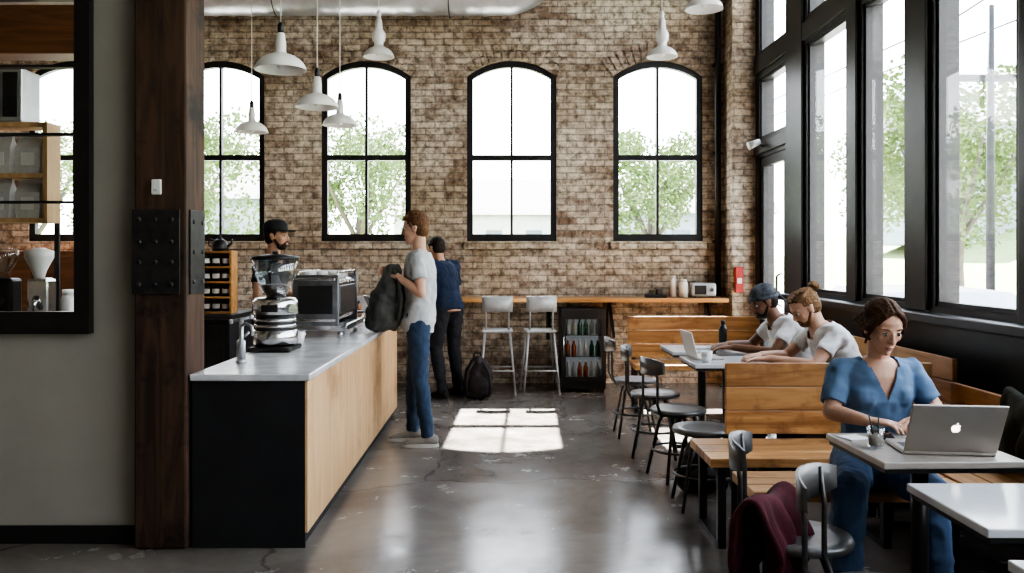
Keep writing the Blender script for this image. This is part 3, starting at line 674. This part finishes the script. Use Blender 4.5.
g=G().box((-.12,0,.12),(.05,.15,.14),(0,R(-8),0),.02); obj('front_pocket',bake(g,.01,3,.01,.06),OLV,hb)
# ------------------------------------------------------------------ PEOPLE
def skin(name,c): 
    m=pm(name,c,tuple(x*.88 for x in c),18,.55); m.node_tree.nodes['Principled BSDF'].inputs['Subsurface Weight'].default_value=.06; m.node_tree.nodes['Principled BSDF'].inputs['Subsurface Radius'].default_value=(.02,.008,.004); return m
SK1=skin('skin_light',(.64,.39,.28)); SK2=skin('skin_tan',(.50,.28,.18)); SK3=skin('skin_brown',(.22,.11,.065))
def cloth(name,c,b=.25): return pm(name,c,tuple(x*.8 for x in c),7,.85,bump=b,bscale=9)
EYEW=pm('eye_white',(.6,.57,.54),None,4,.3); EYED=pm('eye_iris',(.04,.025,.02),None,4,.15); LIP=pm('lips',(.42,.18,.15),None,8,.5); LIPD=pm('lips_dark',(.16,.065,.055),None,8,.5); LASH=pm('eyelash_dark',(.03,.018,.012),None,5,.6)
def hand(g,w,d,n,curl,side,sc=1.0):
    w=Vector(w); d=Vector(d).normalized(); n=Vector(n); n=(n-d*n.dot(d)).normalized(); s=d.cross(n).normalized()
    K=w+d*.088*sc
    g.loft([(w-d*.01,s*.026*sc,n*.02*sc),(w+d*.03*sc,s*.034*sc,n*.017*sc),(w+d*.065*sc,s*.041*sc,n*.015*sc),(K,s*.040*sc,n*.012*sc)],14)
    for k,(o,L) in enumerate(((.031,.068),(.0105,.078),(-.0105,.073),(-.031,.058))):
        o*=side; p=w+d*.082*sc+s*o*sc; dd=(d+s*o*2.2).normalized(); c=curl*(1+.12*k); rad=.0088*sc
        ang=c*.5
        for q,fr in enumerate((.45,.32,.25)):
            dv=(dd*math.cos(ang)+n*math.sin(ang)).normalized(); e=p+dv*L*fr*sc
            g.cap(p,e,rad,rad*.93,8); p=e; rad*=.93; ang+=c
    p=w+d*.022*sc+s*side*.026*sc; dv=(d*.62+s*side*.66+n*.25).normalized(); e=p+dv*.042*sc; g.cap(p,e,.0125*sc,.0105*sc,8)
    dv=(d*.85+s*side*.25+n*.35).normalized(); g.cap(e,e+dv*.032*sc,.0105*sc,.0085*sc,8)
def head(g,M,sc=1.0,fem=False):
    o=g.M; g.M=M@Matrix.Scale(sc,4); jw=.90 if fem else 1
    g.ell((-.014,0,.034),(.097,.076,.086),seg=28); g.ell((.012,0,.0),(.074,.066,.085),seg=24)
    secs=[]
    for z,xc,d,w in ((.055,.02,.062,.062),(.025,.02,.064,.064),(.0,.018,.066,.063),(-.03,.02,.066,.059*jw),(-.055,.024,.060,.052*jw),(-.08,.034,.046,.040*jw),(-.098,.046,.030,.025*jw),(-.107,.052,.016,.012)):
        secs.append(((xc,0,z),(d,0,0),(0,w,0)))
    g.loft(secs,26)
    g.ell((.070,0,-.092),(.015,.017*jw,.013),seg=12)
    bw=.0075 if fem else .0095
    for y in (-1,1):
        g.cap((.079,y*.014,.027),(.069,y*.044,.026),bw,bw*.9,10)
        g.ell((.052,y*.040,-.020),(.022,.018,.022),seg=12)
        g.ell((-.004,y*.074,-.008),(.017,.007,.030),(0,R(12),0),seg=12); g.ell((-.014,y*.079,.006),(.013,.006,.020),seg=10)
        g.ell((.090,y*.0105,-.031),(.009,.0075,.0075),seg=8)
    g.tube([(.080,0,.024),(.088,0,.006),(.098,0,-.014),(.103,0,-.026),(.094,0,-.036)],[.0065,.007,.0085,.0095,.007],10)
    g.ell((.078,0,-.060),(.010,.020,.013),seg=12)
    g.M=o
def face(t,M,hm,lm):
    for y in (-1,1):
        e=obj('eye',G(M).ell((.0710,y*.030,.003),(.0135,.0135,.0080),seg=16),EYEW,t)
        obj('iris',G(M).ell((.0820,y*.030,.001),(.0035,.0058,.0060),seg=12),EYED,e)
        obj('eyelid',G(M).tube([(.0775,y*.017,.004),(.0825,y*.025,.0095),(.0820,y*.034,.0098),(.0740,y*.044,.004)],[.0014,.0026,.0026,.0014],8),LASH,t)
        obj('eyebrow',G(M).tube([(.0870,y*.015,.0245),(.0845,y*.028,.030),(.0750,y*.046,.027)],[.0018,.0026,.0012],8),hm,t)
    g=G(M).tube([(.0790,.021,-.061),(.0865,.010,-.0585),(.0875,0,-.060),(.0865,-.010,-.0585),(.0790,-.021,-.061)],[.0015,.0040,.0038,.0040,.0015],8)
    g.tube([(.0790,.018,-.063),(.0865,.008,-.0665),(.0872,0,-.067),(.0865,-.008,-.0665),(.0790,-.018,-.063)],[.0015,.0042,.0046,.0042,.0015],8)
    obj('lips',g,lm,t)
def torso(g,J,inf,w=1.0,hem=None,female=False):
    P,W,C,Nk=[Vector(J[k]) for k in ('pelvis','waist','chest','neck')]
    S=(Vector(J['shL'])-Vector(J['shR'])).normalized(); HS=(Vector(J['hipL'])-Vector(J['hipR'])).normalized()
    pts=[(P+(P-W).normalized()*(hem if hem is not None else .09),.155,.11,HS),(P,.168,.12,HS),(W,.142 if not female else .125,.102,(S+HS).normalized()),(W.lerp(C,.55),.155 if not female else .142,.115,S),(C,.172 if not female else .155,.122,S),(C.lerp(Nk,.6),.160 if not female else .145,.098,S),(C.lerp(Nk,.85),.115,.075,S),(Nk,.064,.062,S)]
    secs=[]
    for i,(c,a,b,s) in enumerate(pts):
        T=(pts[min(i+1,len(pts)-1)][0]-pts[max(i-1,0)][0]).normalized(); s2=(s-T*s.dot(T)).normalized(); F=s2.cross(T)
        k=inf*(1 if i<len(pts)-1 else .7)
        secs.append((c,s2*(a*w+k),F*(b*w+k)))
    g.loft(secs,28)
    T=(Nk-C).normalized(); F=S.cross(T)
    for q in 'LR':
        sh=Vector(J['sh'+q]); n0=Nk.lerp(sh,.30)-T*.02
        g.cap(n0,sh-T*.004,.036*w+inf,.050*w+inf)
        g.cap(C.lerp(sh,.45),sh-T*.03,.075*w+inf,.050*w+inf)
        if female: g.ell(C.lerp(sh,.42)-T*.03+F*.062,(.062*w+inf,.062*w+inf,.062*w+inf))
def person(label,loc,rz,J,skinm,shirt,pants,hairf,sc=1.0,vox=.0065,female=False,sleeve=.55,shoe=None,hpitch=0,hyaw=0,hroll=0,pw=1.0,hem=.07,vneck=False,curl=.45,beard=None,hs=1.0,longs=False,browm=None):
    t=thing('person',label,'person',loc,rz)
    H=Vector(J['head']); HM=Matrix.Translation(H)@Euler((R(hroll),R(hpitch),R(hyaw))).to_matrix().to_4x4()
    g=G(); torso(g,J,-.004,sc*.97,None,female=female); head(g,HM,hs,female)
    Nk=Vector(J['neck']); hb_=HM@Vector((-.028,0,-.05)); g.cap(Nk-Vector((0,0,.02)),hb_,(.058 if not female else .050)*sc,(.052 if not female else .045)*sc)
    for s in 'LR':
        sh=Vector(J['sh'+s]);el=Vector(J['el'+s]);wr=Vector(J['wr'+s])
        g.ell(sh,(.052*sc,)*3); g.cap(sh,el,.045*sc,.037*sc); m=el.lerp(wr,.3); g.cap(el,m,.037*sc,.038*sc); g.cap(m,wr,.038*sc,.026*sc)
        hd=J.get('hd'+s) or (wr-el); hn=J.get('hn'+s) or (0,0,-1)
        hd=Vector(hd); hn=Vector(hn)
        s_=hd.cross(hn); sd=1 if s_.dot(Vector(J['thL' if s=='L' else 'thR'] if ('th'+s) in J else ((0,-1,.4) if s=='L' else (0,1,.4))))>0 else -1
        hand(g,wr+hd.normalized()*.012,hd,hn,curl,sd,.93 if female else 1.0)
        hp=Vector(J['hip'+s]);kn=Vector(J['kn'+s]);an=Vector(J['an'+s])
        g.cap(hp,kn,.068*sc,.044*sc); m=kn.lerp(an,.3); g.cap(kn,m,.044*sc,.045*sc); g.cap(m,an,.045*sc,.033*sc)
        f=J.get('ft'+s) or (1,0,0); f=Vector(f); g.cap(an+Vector((0,0,-.03)),an+f*.12+Vector((0,0,-.05)),.030,.022)
    obj('body',bake(g,vox,3),skinm,t)
    HS_=HM@Matrix.Scale(hs,4)
    face(t,HS_,browm or hairf[1],LIP if skinm is not SK3 else LIPD)
    # shirt
    g=G(); torso(g,J,.013,sc,hem,female=female)
    for s in 'LR':
        sh=Vector(J['sh'+s]);el=Vector(J['el'+s]);wr=Vector(J['wr'+s])
        g.ell(sh,(.062*sc,)*3)
        e=sh.lerp(el,sleeve) if not longs else el
        g.tube([sh,sh.lerp(e,.5),e],[.060*sc,.057*sc,(.058 if not longs else .050)*sc],18)
        if longs: g.ell(el,(.050*sc,)*3); g.tube([el,el.lerp(wr,.92)],[.049*sc,.036*sc],16)
    me=bake(g,vox,8,.022,.075)
    S=(Vector(J['shL'])-Vector(J['shR'])).normalized(); T=(Vector(J['neck'])-Vector(J['chest'])).normalized(); F=S.cross(T)
    bm=bmesh.new(); bm.from_mesh(me); dl=[]
    for f in bm.faces:
        c=f.calc_center_median()-Vector(J['neck']); u=abs(c.dot(S)); v=c.dot(T); w_=c.dot(F)
        if vneck and w_>.0 and v>-.15 and u<(v+.15)*.45: dl.append(f)
        elif v>-.022 and u<.068 and abs(w_)<.09: dl.append(f)
        elif (not vneck) and w_>.02 and v>-.045 and u<.055: dl.append(f)
    bmesh.ops.delete(bm,geom=dl,context='FACES'); bm.to_mesh(me); bm.free()
    obj('shirt',me,shirt,t)
    # trousers
    g=G(); P=Vector(J['pelvis']);W=Vector(J['waist'])
    HS=(Vector(J['hipL'])-Vector(J['hipR'])).normalized(); T=(W-P).normalized(); F=HS.cross(T)
    g.loft([(P-T*.07,HS*.15*sc,F*.11*sc),(P-T*.02,HS*.178*sc,F*.128*sc),(P+T*.07,HS*.158*sc,F*.115*sc)],24)
    for s in 'LR':
        hp=Vector(J['hip'+s]);kn=Vector(J['kn'+s]);an=Vector(J['an'+s]); lo=an+Vector((0,0,-.012)) 
        g.ell(hp,(.096*sc,)*3); g.tube([hp,hp.lerp(kn,.5),kn],[.096*sc,.083*sc*pw,.068*sc*pw],18); g.ell(kn,(.068*sc*pw,)*3)
        g.tube([kn,kn.lerp(lo,.35),kn.lerp(lo,.9),lo],[.067*sc*pw,.065*sc*pw,.054*sc*pw,.057*sc*pw],18)
    obj('trousers',bake(g,vox,3,.022,.07),pants,t)
    sm,so=shoe or (BLK,BLK)
    for s in 'LR':
        an=Vector(J['an'+s]); f=Vector(J.get('ft'+s) or (1,0,0)).normalized(); q=Vector((-f.y,f.x,0)); z0=an.z-.088
        up=Vector((0,0,1)); b=Vector((an.x,an.y,z0))
        g=G().loft([(b-f*.075+up*.05,q*.028,up*.03),(b-f*.05+up*.055,q*.037,up*.04),(b+f*.01+up*.058,q*.04,up*.045),(b+f*.07+up*.045,q*.042,up*.032),(b+f*.13+up*.036,q*.045,up*.024),(b+f*.17+up*.03,q*.038,up*.018),(b+f*.19+up*.026,q*.02,up*.012)],18)
        g.tube([b+up*.05,b+up*.105],[.046,.042],16)
        o=obj('shoe',bake(g,.006,3),sm,t)
        rs=[]
        for k in range(24):
            a=2*math.pi*k/24; x=math.cos(a); y=math.sin(a); rs.append((x*.138+.058,y*(.047+.006*x)))
        obj('sole',G().rings([[b+f*x+q*y+up*.001 for x,y in rs],[b+f*x+q*y+up*.026 for x,y in rs]],sm=False),so,o)
    hairf[0](t,HS_,hairf[1])
    if beard:
        g=G(HS_); g.ell((.040,0,-.078),(.050,.046,.036))
        for y in (-1,1): g.cap((.004,y*.063,-.02),(.036,y*.044,-.075),.010,.016,10)
        g.tube([(.074,.028,-.06),(.0885,.012,-.047),(.090,0,-.045),(.0885,-.012,-.047),(.074,-.028,-.06)],[.006,.006,.005,.006,.006],8)
        obj('beard',bake(g,.0045,2,.005,.015),beard,t)
    return t
def hair_woman(t,M,m):
    g=G(M)
    g.ell((-.026,0,.040),(.094,.083,.086),seg=28); g.ell((-.045,0,-.010),(.070,.079,.088),seg=22)
    for y in (-1,1):
        for k in range(9):
            f=k/8; x0=.068-.11*f
            top=.105+.020*math.sin(f*2.2)
            g.tube([(x0,y*.004,top),(x0-.004,y*.040,top-.022-.004*f),(x0-.022,y*.068,.045-.01*f),(x0-.05-.01*f,y*.080,.0-.01*f),(-.075,y*.066,-.035),(-.105,y*.03,-.045)],[.009,.012,.012,.012,.012,.010],8)
        g.tube([(.064,y*.012,.096),(.060,y*.048,.062),(.042,y*.070,.02),(.024,y*.077,-.03),(.010,y*.076,-.075)],[.007,.009,.009,.008,.004],8)
    g.ell((-.125,0,-.02),(.036,.042,.042))
    obj('hair',bake(g,.0045,2,.006,.012),m,t)
def hair_short(t,M,m):
    g=G(M); g.ell((-.024,0,.046),(.098,.084,.086),seg=28); g.ell((-.046,0,.0),(.068,.079,.080),seg=22)
    rnd=random.Random(4)
    for i in range(70):
        a=rnd.random()*6.28; q=rnd.random()**.6; x=-.025+.080*q*math.cos(a); y=.075*q*math.sin(a); z=.046+.088*math.sqrt(max(0,1-q*q*.95))
        dx=.014+rnd.random()*.02; dy=(rnd.random()-.5)*.03
        g.tube([(x,y,z-.008),(x+dx*.5,y+dy*.5,z+.010),(x+dx,y+dy,z+.002)],[.009,.007,.002],6)
    for y in (-.05,-.035,-.02,-.005,.01,.025,.04,.052): g.tube([(.040,y,.103),(.068,y*1.05+.005,.093),(.083,y*1.05+.010,.070)],[.012,.010,.003],6)
    for y in (-1,1): g.tube([(.03,y*.072,.05),(.018,y*.076,.02),(.012,y*.076,-.01)],[.010,.008,.003],6)
    obj('hair',bake(g,.0045,1,.006,.012),m,t)
def hair_flat(t,M,m):
    g=G(M); g.ell((-.022,0,.042),(.096,.081,.084),seg=28); g.ell((-.045,0,.0),(.066,.077,.078),seg=20)
    for y in (-1,1): g.tube([(.03,y*.072,.05),(.018,y*.074,.02),(.012,y*.073,-.01)],[.009,.007,.004],6)
    obj('hair',bake(g,.005,2,.005,.012),m,t)
def hair_bun(t,M,m):
    g=G(M); g.ell((-.024,0,.040),(.096,.081,.084),seg=28); g.ell((-.045,0,.0),(.066,.077,.078),seg=20)
    for y in (-1,0,1):
        for k in range(5):
            g.tube([(.07-.02*abs(y),y*.05+.012*(k-2),.085),(.0,y*.065+.01*(k-2),.115-.02*abs(y)),(-.08,y*.03,.10),(-.11,0,.08)],[.008,.012,.011,.010],8)
    for k in range(6):
        a=k*1.05; g.ell((-.135+.016*math.cos(a),.018*math.sin(a),.085+.018*math.sin(a*1.7)),(.024,.024,.022),seg=10)
    obj('hair',bake(g,.0045,2,.008,.015),m,t)
def hair_bandana(t,M,m):
    hair_flat(t,M,m)
    g=G(M); g.ell((-.018,0,.062),(.102,.086,.074),seg=24); bm_=pm('bandana_cloth',(.02,.022,.03),(.10,.11,.13),26,.8)
    g.tube([(.084,-.03,.05),(.089,0,.052),(.084,.03,.05),(.04,.076,.045),(-.04,.084,.03),(-.1,.05,.02),(-.116,0,.02),(-.1,-.05,.02),(-.04,-.084,.03),(.04,-.076,.045)],.012,10,closed=True)
    g.ell((-.128,0,.02),(.022,.025,.02)); g.cap((-.13,.01,.01),(-.15,.03,-.05),.012,.008,8); g.cap((-.13,-.01,.01),(-.15,-.02,-.04),.012,.008,8)
    obj('bandana',bake(g,.005,2,.006,.03),bm_,t)
def hair_cap(t,M,m):
    hair_flat(t,M,m)
    g=G(M); g.rings([[(-.014+math.cos(2*math.pi*k/28)*r*1.05,math.sin(2*math.pi*k/28)*r*.9,z) for k in range(28)] for r,z in ((.100,.045),(.102,.07),(.096,.1),(.078,.125),(.045,.14),(.01,.143))])
    CAPM=pm('cap_cloth',(.012,.012,.014),(.02,.02,.02),12,.8); c=obj('cap',bake(g,.006,2),CAPM,t)
    rs=[]
    for k in range(13):
        a=R(-62+124*k/12); rs.append((math.cos(a),math.sin(a)))
    g=G(M); inner=[(-.014+.1*x,.09*y,.052) for x,y in rs]; outer=[(.0+.165*x if x>.4 else .1*x,.086*y,.046-.008*abs(y)) for x,y in rs]
    vs=inner+outer; n=13; g.add(vs,[(i,i+1,n+i+1,n+i) for i in range(n-1)],0,True); vs2=[(x,y,z-.006) for x,y,z in vs]; g.add(vs2,[(i,i+1,n+i+1,n+i) for i in range(n-1)],0,True)
    obj('brim',g,CAPM,c)
HB=pm('hair_brown',(.19,.095,.045),(.08,.04,.02),60,.6,bump=.5,bscale=120,spec=.25); HD=pm('hair_dark',(.02,.014,.011),(.035,.022,.016),40,.6,bump=.5,bscale=110,spec=.25)
HBL=pm('hair_dirty_blond',(.26,.15,.075),(.12,.065,.03),60,.6,bump=.5,bscale=120,spec=.25); HW=pm('hair_woman',(.10,.05,.026),(.045,.023,.013),60,.65,bump=.5,bscale=120,stretch=(.4,1,1),spec=.2)
WT=cloth('white_tshirt',(.78,.78,.78)); GT=cloth('light_grey_tshirt',(.52,.53,.54)); NV=cloth('navy_shirt',(.012,.024,.06)); BK=cloth('black_shirt',(.015,.015,.017))
SCR=cloth('blue_scrubs',(.14,.23,.37),.3); SCRP=cloth('blue_scrub_trousers',(.075,.125,.22),.3); JE=cloth('blue_jeans',(.035,.065,.12)); DK=cloth('dark_trousers',(.02,.02,.024))
SHG=(pm('grey_canvas',(.30,.28,.25),None,20,.8),pm('sole_white',(.6,.58,.54),None,8,.6))
# customer
J=dict(pelvis=(-.0,0,.97),waist=(-.015,0,1.10),chest=(-.005,0,1.31),neck=(.0,0,1.50),head=(.035,0,1.66),
 shL=(-.005,.17,1.43),shR=(.005,-.17,1.43),elL=(-.04,.235,1.17),elR=(.05,-.22,1.18),wrL=(.16,.12,1.30),wrR=(.20,-.07,1.32),
 hdL=(.7,-.5,.25),hdR=(.7,.3,.2),hnL=(.2,-.8,-.4),hnR=(.2,.8,-.4),thL=(0,0,1),thR=(0,0,1),
 hipL=(0,.09,.92),hipR=(0,-.09,.92),knL=(-.02,.10,.50),knR=(.05,-.09,.5),anL=(-.08,.11,.088),anR=(.06,-.10,.088))
person('man in pale grey t-shirt and jeans holding a backpack',(-.655,6.57,0),R(180),J,SK1,GT,JE,(hair_short,HB),hpitch=6,shoe=SHG,curl=.75,hem=.1,pw=.95,sleeve=.6,sc=.97,vox=.006)
# barista
J=dict(pelvis=(0,0,.95),waist=(.0,0,1.08),chest=(.01,0,1.27),neck=(.03,0,1.45),head=(.07,0,1.61),
 shL=(.02,.18,1.38),shR=(.02,-.18,1.38),elL=(.03,.25,1.12),elR=(.03,-.25,1.12),wrL=(.24,.14,1.05),wrR=(.24,-.14,1.05),
 hipL=(0,.09,.9),hipR=(0,-.09,.9),knL=(.02,.10,.49),knR=(.02,-.10,.49),anL=(-.02,.11,.088),anR=(-.02,-.11,.088))
person('bearded barista in black shirt and black cap behind counter',(-1.93,7.0,0),R(-14),J,SK2,BK,DK,(hair_cap,HD),beard=HD,hpitch=-2,vox=.0065)
# person at bar
J=dict(pelvis=(0,0,.95),waist=(.03,0,1.07),chest=(.09,0,1.25),neck=(.14,0,1.40),head=(.19,0,1.53),
 shL=(.10,.18,1.35),shR=(.10,-.18,1.35),elL=(.22,.26,1.12),elR=(.17,-.27,1.12),wrL=(.30,.10,1.10),wrR=(.33,-.12,1.07),
 hipL=(0,.09,.9),hipR=(0,-.09,.9),knL=(.05,.12,.49),knR=(.02,-.10,.49),anL=(-.08,.14,.088),anR=(-.02,-.13,.088))
person('person in navy shirt and black trousers leaning at the bar',(-.58,8.80,0),R(135),J,SK2,NV,DK,(hair_flat,HD),hpitch=12,vox=.008,sleeve=.9)
# seated men
def sitJ(lean,dy=0):
    return dict(pelvis=(0,0,.555),waist=(.06*lean,0,.68),chest=(.17*lean,0,.86),neck=(.28*lean,0,1.0),head=(.375*lean,dy,1.11),
 shL=(.22*lean,.18,.955),shR=(.22*lean,-.18,.955),elL=(.36,.25,.765),elR=(.38,-.24,.77),wrL=(.60,.10,.79),wrR=(.58,-.12,.79),
 hnL=(0,0,-1),hnR=(0,0,-1),hdL=(.9,-.3,-.05),hdR=(.9,.25,-.05),
 hipL=(.02,.09,.54),hipR=(.02,-.09,.54),knL=(.44,.13,.52),knR=(.44,-.12,.52),anL=(.42,.13,.088),anR=(.42,-.12,.088))
person('man with dark bandana and white t-shirt seated at table',(2.26,6.24,0),R(180),sitJ(.95),SK3,WT,DK,(hair_bandana,HD),hpitch=22,hyaw=10,vox=.0065,sleeve=.6,pw=.9,beard=HD)
person('man with blond bun and white t-shirt leaning over table',(2.30,5.55,0),R(180),sitJ(.9),SK1,WT,DK,(hair_bun,HBL),hpitch=34,hyaw=8,vox=.0065,sleeve=.6,pw=.9,beard=HBL)
# woman
J=dict(pelvis=(0,0,.55),waist=(.03,0,.68),chest=(.06,0,.86),neck=(.085,0,1.015),head=(.135,0,1.15),
 shL=(.055,.15,.955),shR=(.055,-.15,.955),elL=(.13,.225,.80),elR=(.12,-.215,.79),wrL=(.31,.09,.80),wrR=(.31,-.15,.79),
 hnL=(0,0,-1),hnR=(0,.0,-1),hdL=(.55,-.75,0),hdR=(.6,.75,0),
 hipL=(.02,.085,.535),hipR=(.02,-.085,.535),knL=(.42,.06,.53),knR=(.39,-.25,.53),anL=(.42,.09,.088),anR=(.40,-.27,.088))
person('woman in blue medical scrubs seated with a laptop at table',(1.60,3.72,0),R(-90),J,SK1,SCR,SCRP,(hair_woman,HW),hpitch=22,hyaw=4,vox=.0045,female=True,sc=.93,sleeve=.78,vneck=True,curl=.35,hs=.95,pw=1.08)
# ------------------------------------------------------------------ OUTSIDE
GRASS=pm('grass',(.24,.30,.13),(.16,.22,.09),3,.9); ASPH=pm('asphalt',(.35,.35,.35),(.3,.3,.3),3,.9)
obj('ground',G().b2(-45,60,-20,70,-.5,-.3),GRASS,kind='structure')
obj('street_paving',G().b2(3.2,13,-20,60,-.3,-.27).b2(-45,3.2,11,20,-.3,-.27),ASPH,kind='structure')
obj('grass_bank',G().rings([[(15,-10,-.3),(24,-10,3.0),(45,-10,3.2),(45,-10,-.3)],[(15,60,-.3),(24,60,3.0),(45,60,3.2),(45,60,-.3)]],sm=False),GRASS,kind='structure')
LEAF=pm('leaves',(.17,.23,.085),(.09,.14,.045),2,.8); BARK=pm('bark',(.14,.12,.10),None,9,.9)
def tree(loc,s,seed,label='leafy green tree standing outside the windows'):
    rnd=random.Random(seed); t=thing('tree',label,'tree',loc,0,'trees outside')
    g=G().tube([(0,0,0),(.05,0,s*.25),(0,.1,s*.5)],[s*.035,s*.028,s*.018],8)
    for k in range(5):
        a=k*1.3; g.tube([(0,.05,s*.35),(math.cos(a)*s*.13,math.sin(a)*s*.13,s*.55),(math.cos(a)*s*.22,math.sin(a)*s*.22,s*.72)],[s*.014,s*.01,s*.005],6)
    obj('trunk',g,BARK,t); vs=[];fs=[]
    bl=[(rnd.gauss(0,s*.17),rnd.gauss(0,s*.17),s*(.42+rnd.random()*.48),s*(.09+rnd.random()*.09)) for _ in range(24)]
    for i in range(6500):
        b=rnd.choice(bl); d=Vector((rnd.gauss(0,1),rnd.gauss(0,1),rnd.gauss(0,1))).normalized()*b[3]*(.6+.45*rnd.random()); c=Vector(b[:3])+d
        u=Vector((rnd.gauss(0,1),rnd.gauss(0,1),rnd.gauss(0,1))).normalized(); v=u.orthogonal().normalized(); q=s*.013
        o=len(vs); vs+=[c-u*q,c+v*q*.6,c+u*q,c-v*q*.6]; fs.append((o,o+1,o+2,o+3))
    me=bpy.data.meshes.new('foliage'); me.from_pydata([tuple(x) for x in vs],[],fs); f=obj('foliage',me,LEAF,t); f['kind']='stuff'; return t
t0=tree((-4.6,27,-.3),6.0,1); 
for i,(x,y) in enumerate([(-9.6,25),(-15,27),(4.9,28),(10.4,19.5),(13.8,28),(20.5,27),(26,34)]): dup(t0,(x,y,-.3),i*1.1)
DP=pm('dark_pane',(.20,.23,.26),None,4,.2); ROOFM=pm('roof_grey',(.26,.25,.25),None,4,.9)
def house(loc,w,d,h,mat,rz=0,label='pale distant house across the street'):
    t=thing('house',label,'building',loc,rz)
    obj('walls',G().b2(-w/2,w/2,-d/2,d/2,0,h),mat,t)
    obj('roof',G().rings([[(-w/2-.3,-d/2-.3,h),(-w/2-.3,d/2+.3,h),(-w/2-.3,0,h+d*.3)],[(w/2+.3,-d/2-.3,h),(w/2+.3,d/2+.3,h),(w/2+.3,0,h+d*.3)]],sm=False),ROOFM,t)
    for k in range(int(w//2)):
        x=-w/2+1+k*2; obj('window',G().b2(x-.4,x+.4,-d/2-.03,-d/2-.001,h*.45,h*.8),DP,t)
HS1=pm('siding_white',(.6,.6,.58),None,3,.8); HS2=pm('siding_blue',(.30,.35,.40),None,3,.8)
house((-13,40,-.3),8,7,4.2,HS2); house((-1.0,46,-.3),9,7,3.8,HS1); house((8.2,40,-.3),7,6,3.6,HS2); house((23.5,42,2.0),8,7,5.5,HS2)
# car
car=thing('car','silver parked car on the street outside','car',(4.9,10.2,-.27),R(90))
CARP=pm('car_paint',(.30,.32,.35),None,3,.25,.5); prof=[(-2.1,.35),(-2.15,.6),(-2.05,.85),(-1.35,.93),(-.85,1.32),(.55,1.36),(1.2,.95),(2.0,.82),(2.15,.55),(2.1,.35)]
def ring(y,k): return [(x,y*(1 if z<1 else k),z) for x,z in prof]
obj('body',G().rings([ring(-.86,.8),ring(-.8,.84),ring(.8,.84),ring(.86,.8)],sm=False),CARP,car)
for s in (-1,1): obj('side_window',G().add([(-1.2,s*.87,.96),(1.05,s*.87,.96),(.5,s*.74,1.3),(-.8,s*.74,1.27)],[(0,1,2,3)]),DP,car)
for x in (-1.35,1.35):
    for y in (-.8,.8): w=obj('wheel',G().tube([(x,y-.1,.32),(x,y+.1,.32)],.32,24),BLK,car); obj('hubcap',G().cyl((x,y-.11,.32),(x,y+.11,.32),.18),GALV,w)
# utility pole
up_=thing('utility_pole','dark utility pole with crossarm and wires outside','pole',(8.7,15.2,-.27)); obj('pole',G().cyl((0,0,0),(0,0,6.2),.08,.06),BLKM,up_); obj('crossarm',G().box((-.2,0,4.9),(1.3,.10,.12)),BLKM,up_)
for s in (-1,1): obj('wire',G().tube([(s*.6,-20,7.2),(s*.6,0,6.0),(s*.6,30,7.2)],.02,6),BLK,up_)
# ------------------------------------------------------------------ LIGHT
w=bpy.data.worlds.new('World'); SC.world=w; w.use_nodes=True; nt=w.node_tree; bg=nt.nodes['Background']
tc=nt.nodes.new('ShaderNodeTexCoord'); se=nt.nodes.new('ShaderNodeSeparateXYZ'); cr=nt.nodes.new('ShaderNodeValToRGB')
nt.links.new(tc.outputs['Generated'],se.inputs[0]); nt.links.new(se.outputs[2],cr.inputs[0]); cr.color_ramp.elements[0].color=(.97,.98,1,1); cr.color_ramp.elements[1].color=(.68,.82,1,1); nt.links.new(cr.outputs[0],bg.inputs[0])
bg.inputs[1].default_value=11.0
sd=bpy.data.lights.new('sun','SUN'); sd.energy=75; sd.angle=R(.6); sd.color=(1,.97,.91); so=bpy.data.objects.new('sun',sd); COL.objects.link(so)
so.rotation_euler=Vector((-.03,-1,-1.02)).to_track_quat('-Z','Y').to_euler()
# camera
cd_=bpy.data.cameras.new('camera'); cam=bpy.data.objects.new('camera',cd_); COL.objects.link(cam); cam.location=(0,0,1.45); cam.rotation_euler=(R(90),0,0)
cd_.sensor_width=36; cd_.lens=36*850/1024; cd_.shift_x=8/1024; cd_.shift_y=-30.5/1024; cd_.clip_end=300
SC.camera=cam
SC.view_settings.view_transform='AgX'; SC.view_settings.look='AgX - High Contrast'; SC.view_settings.exposure=-.25
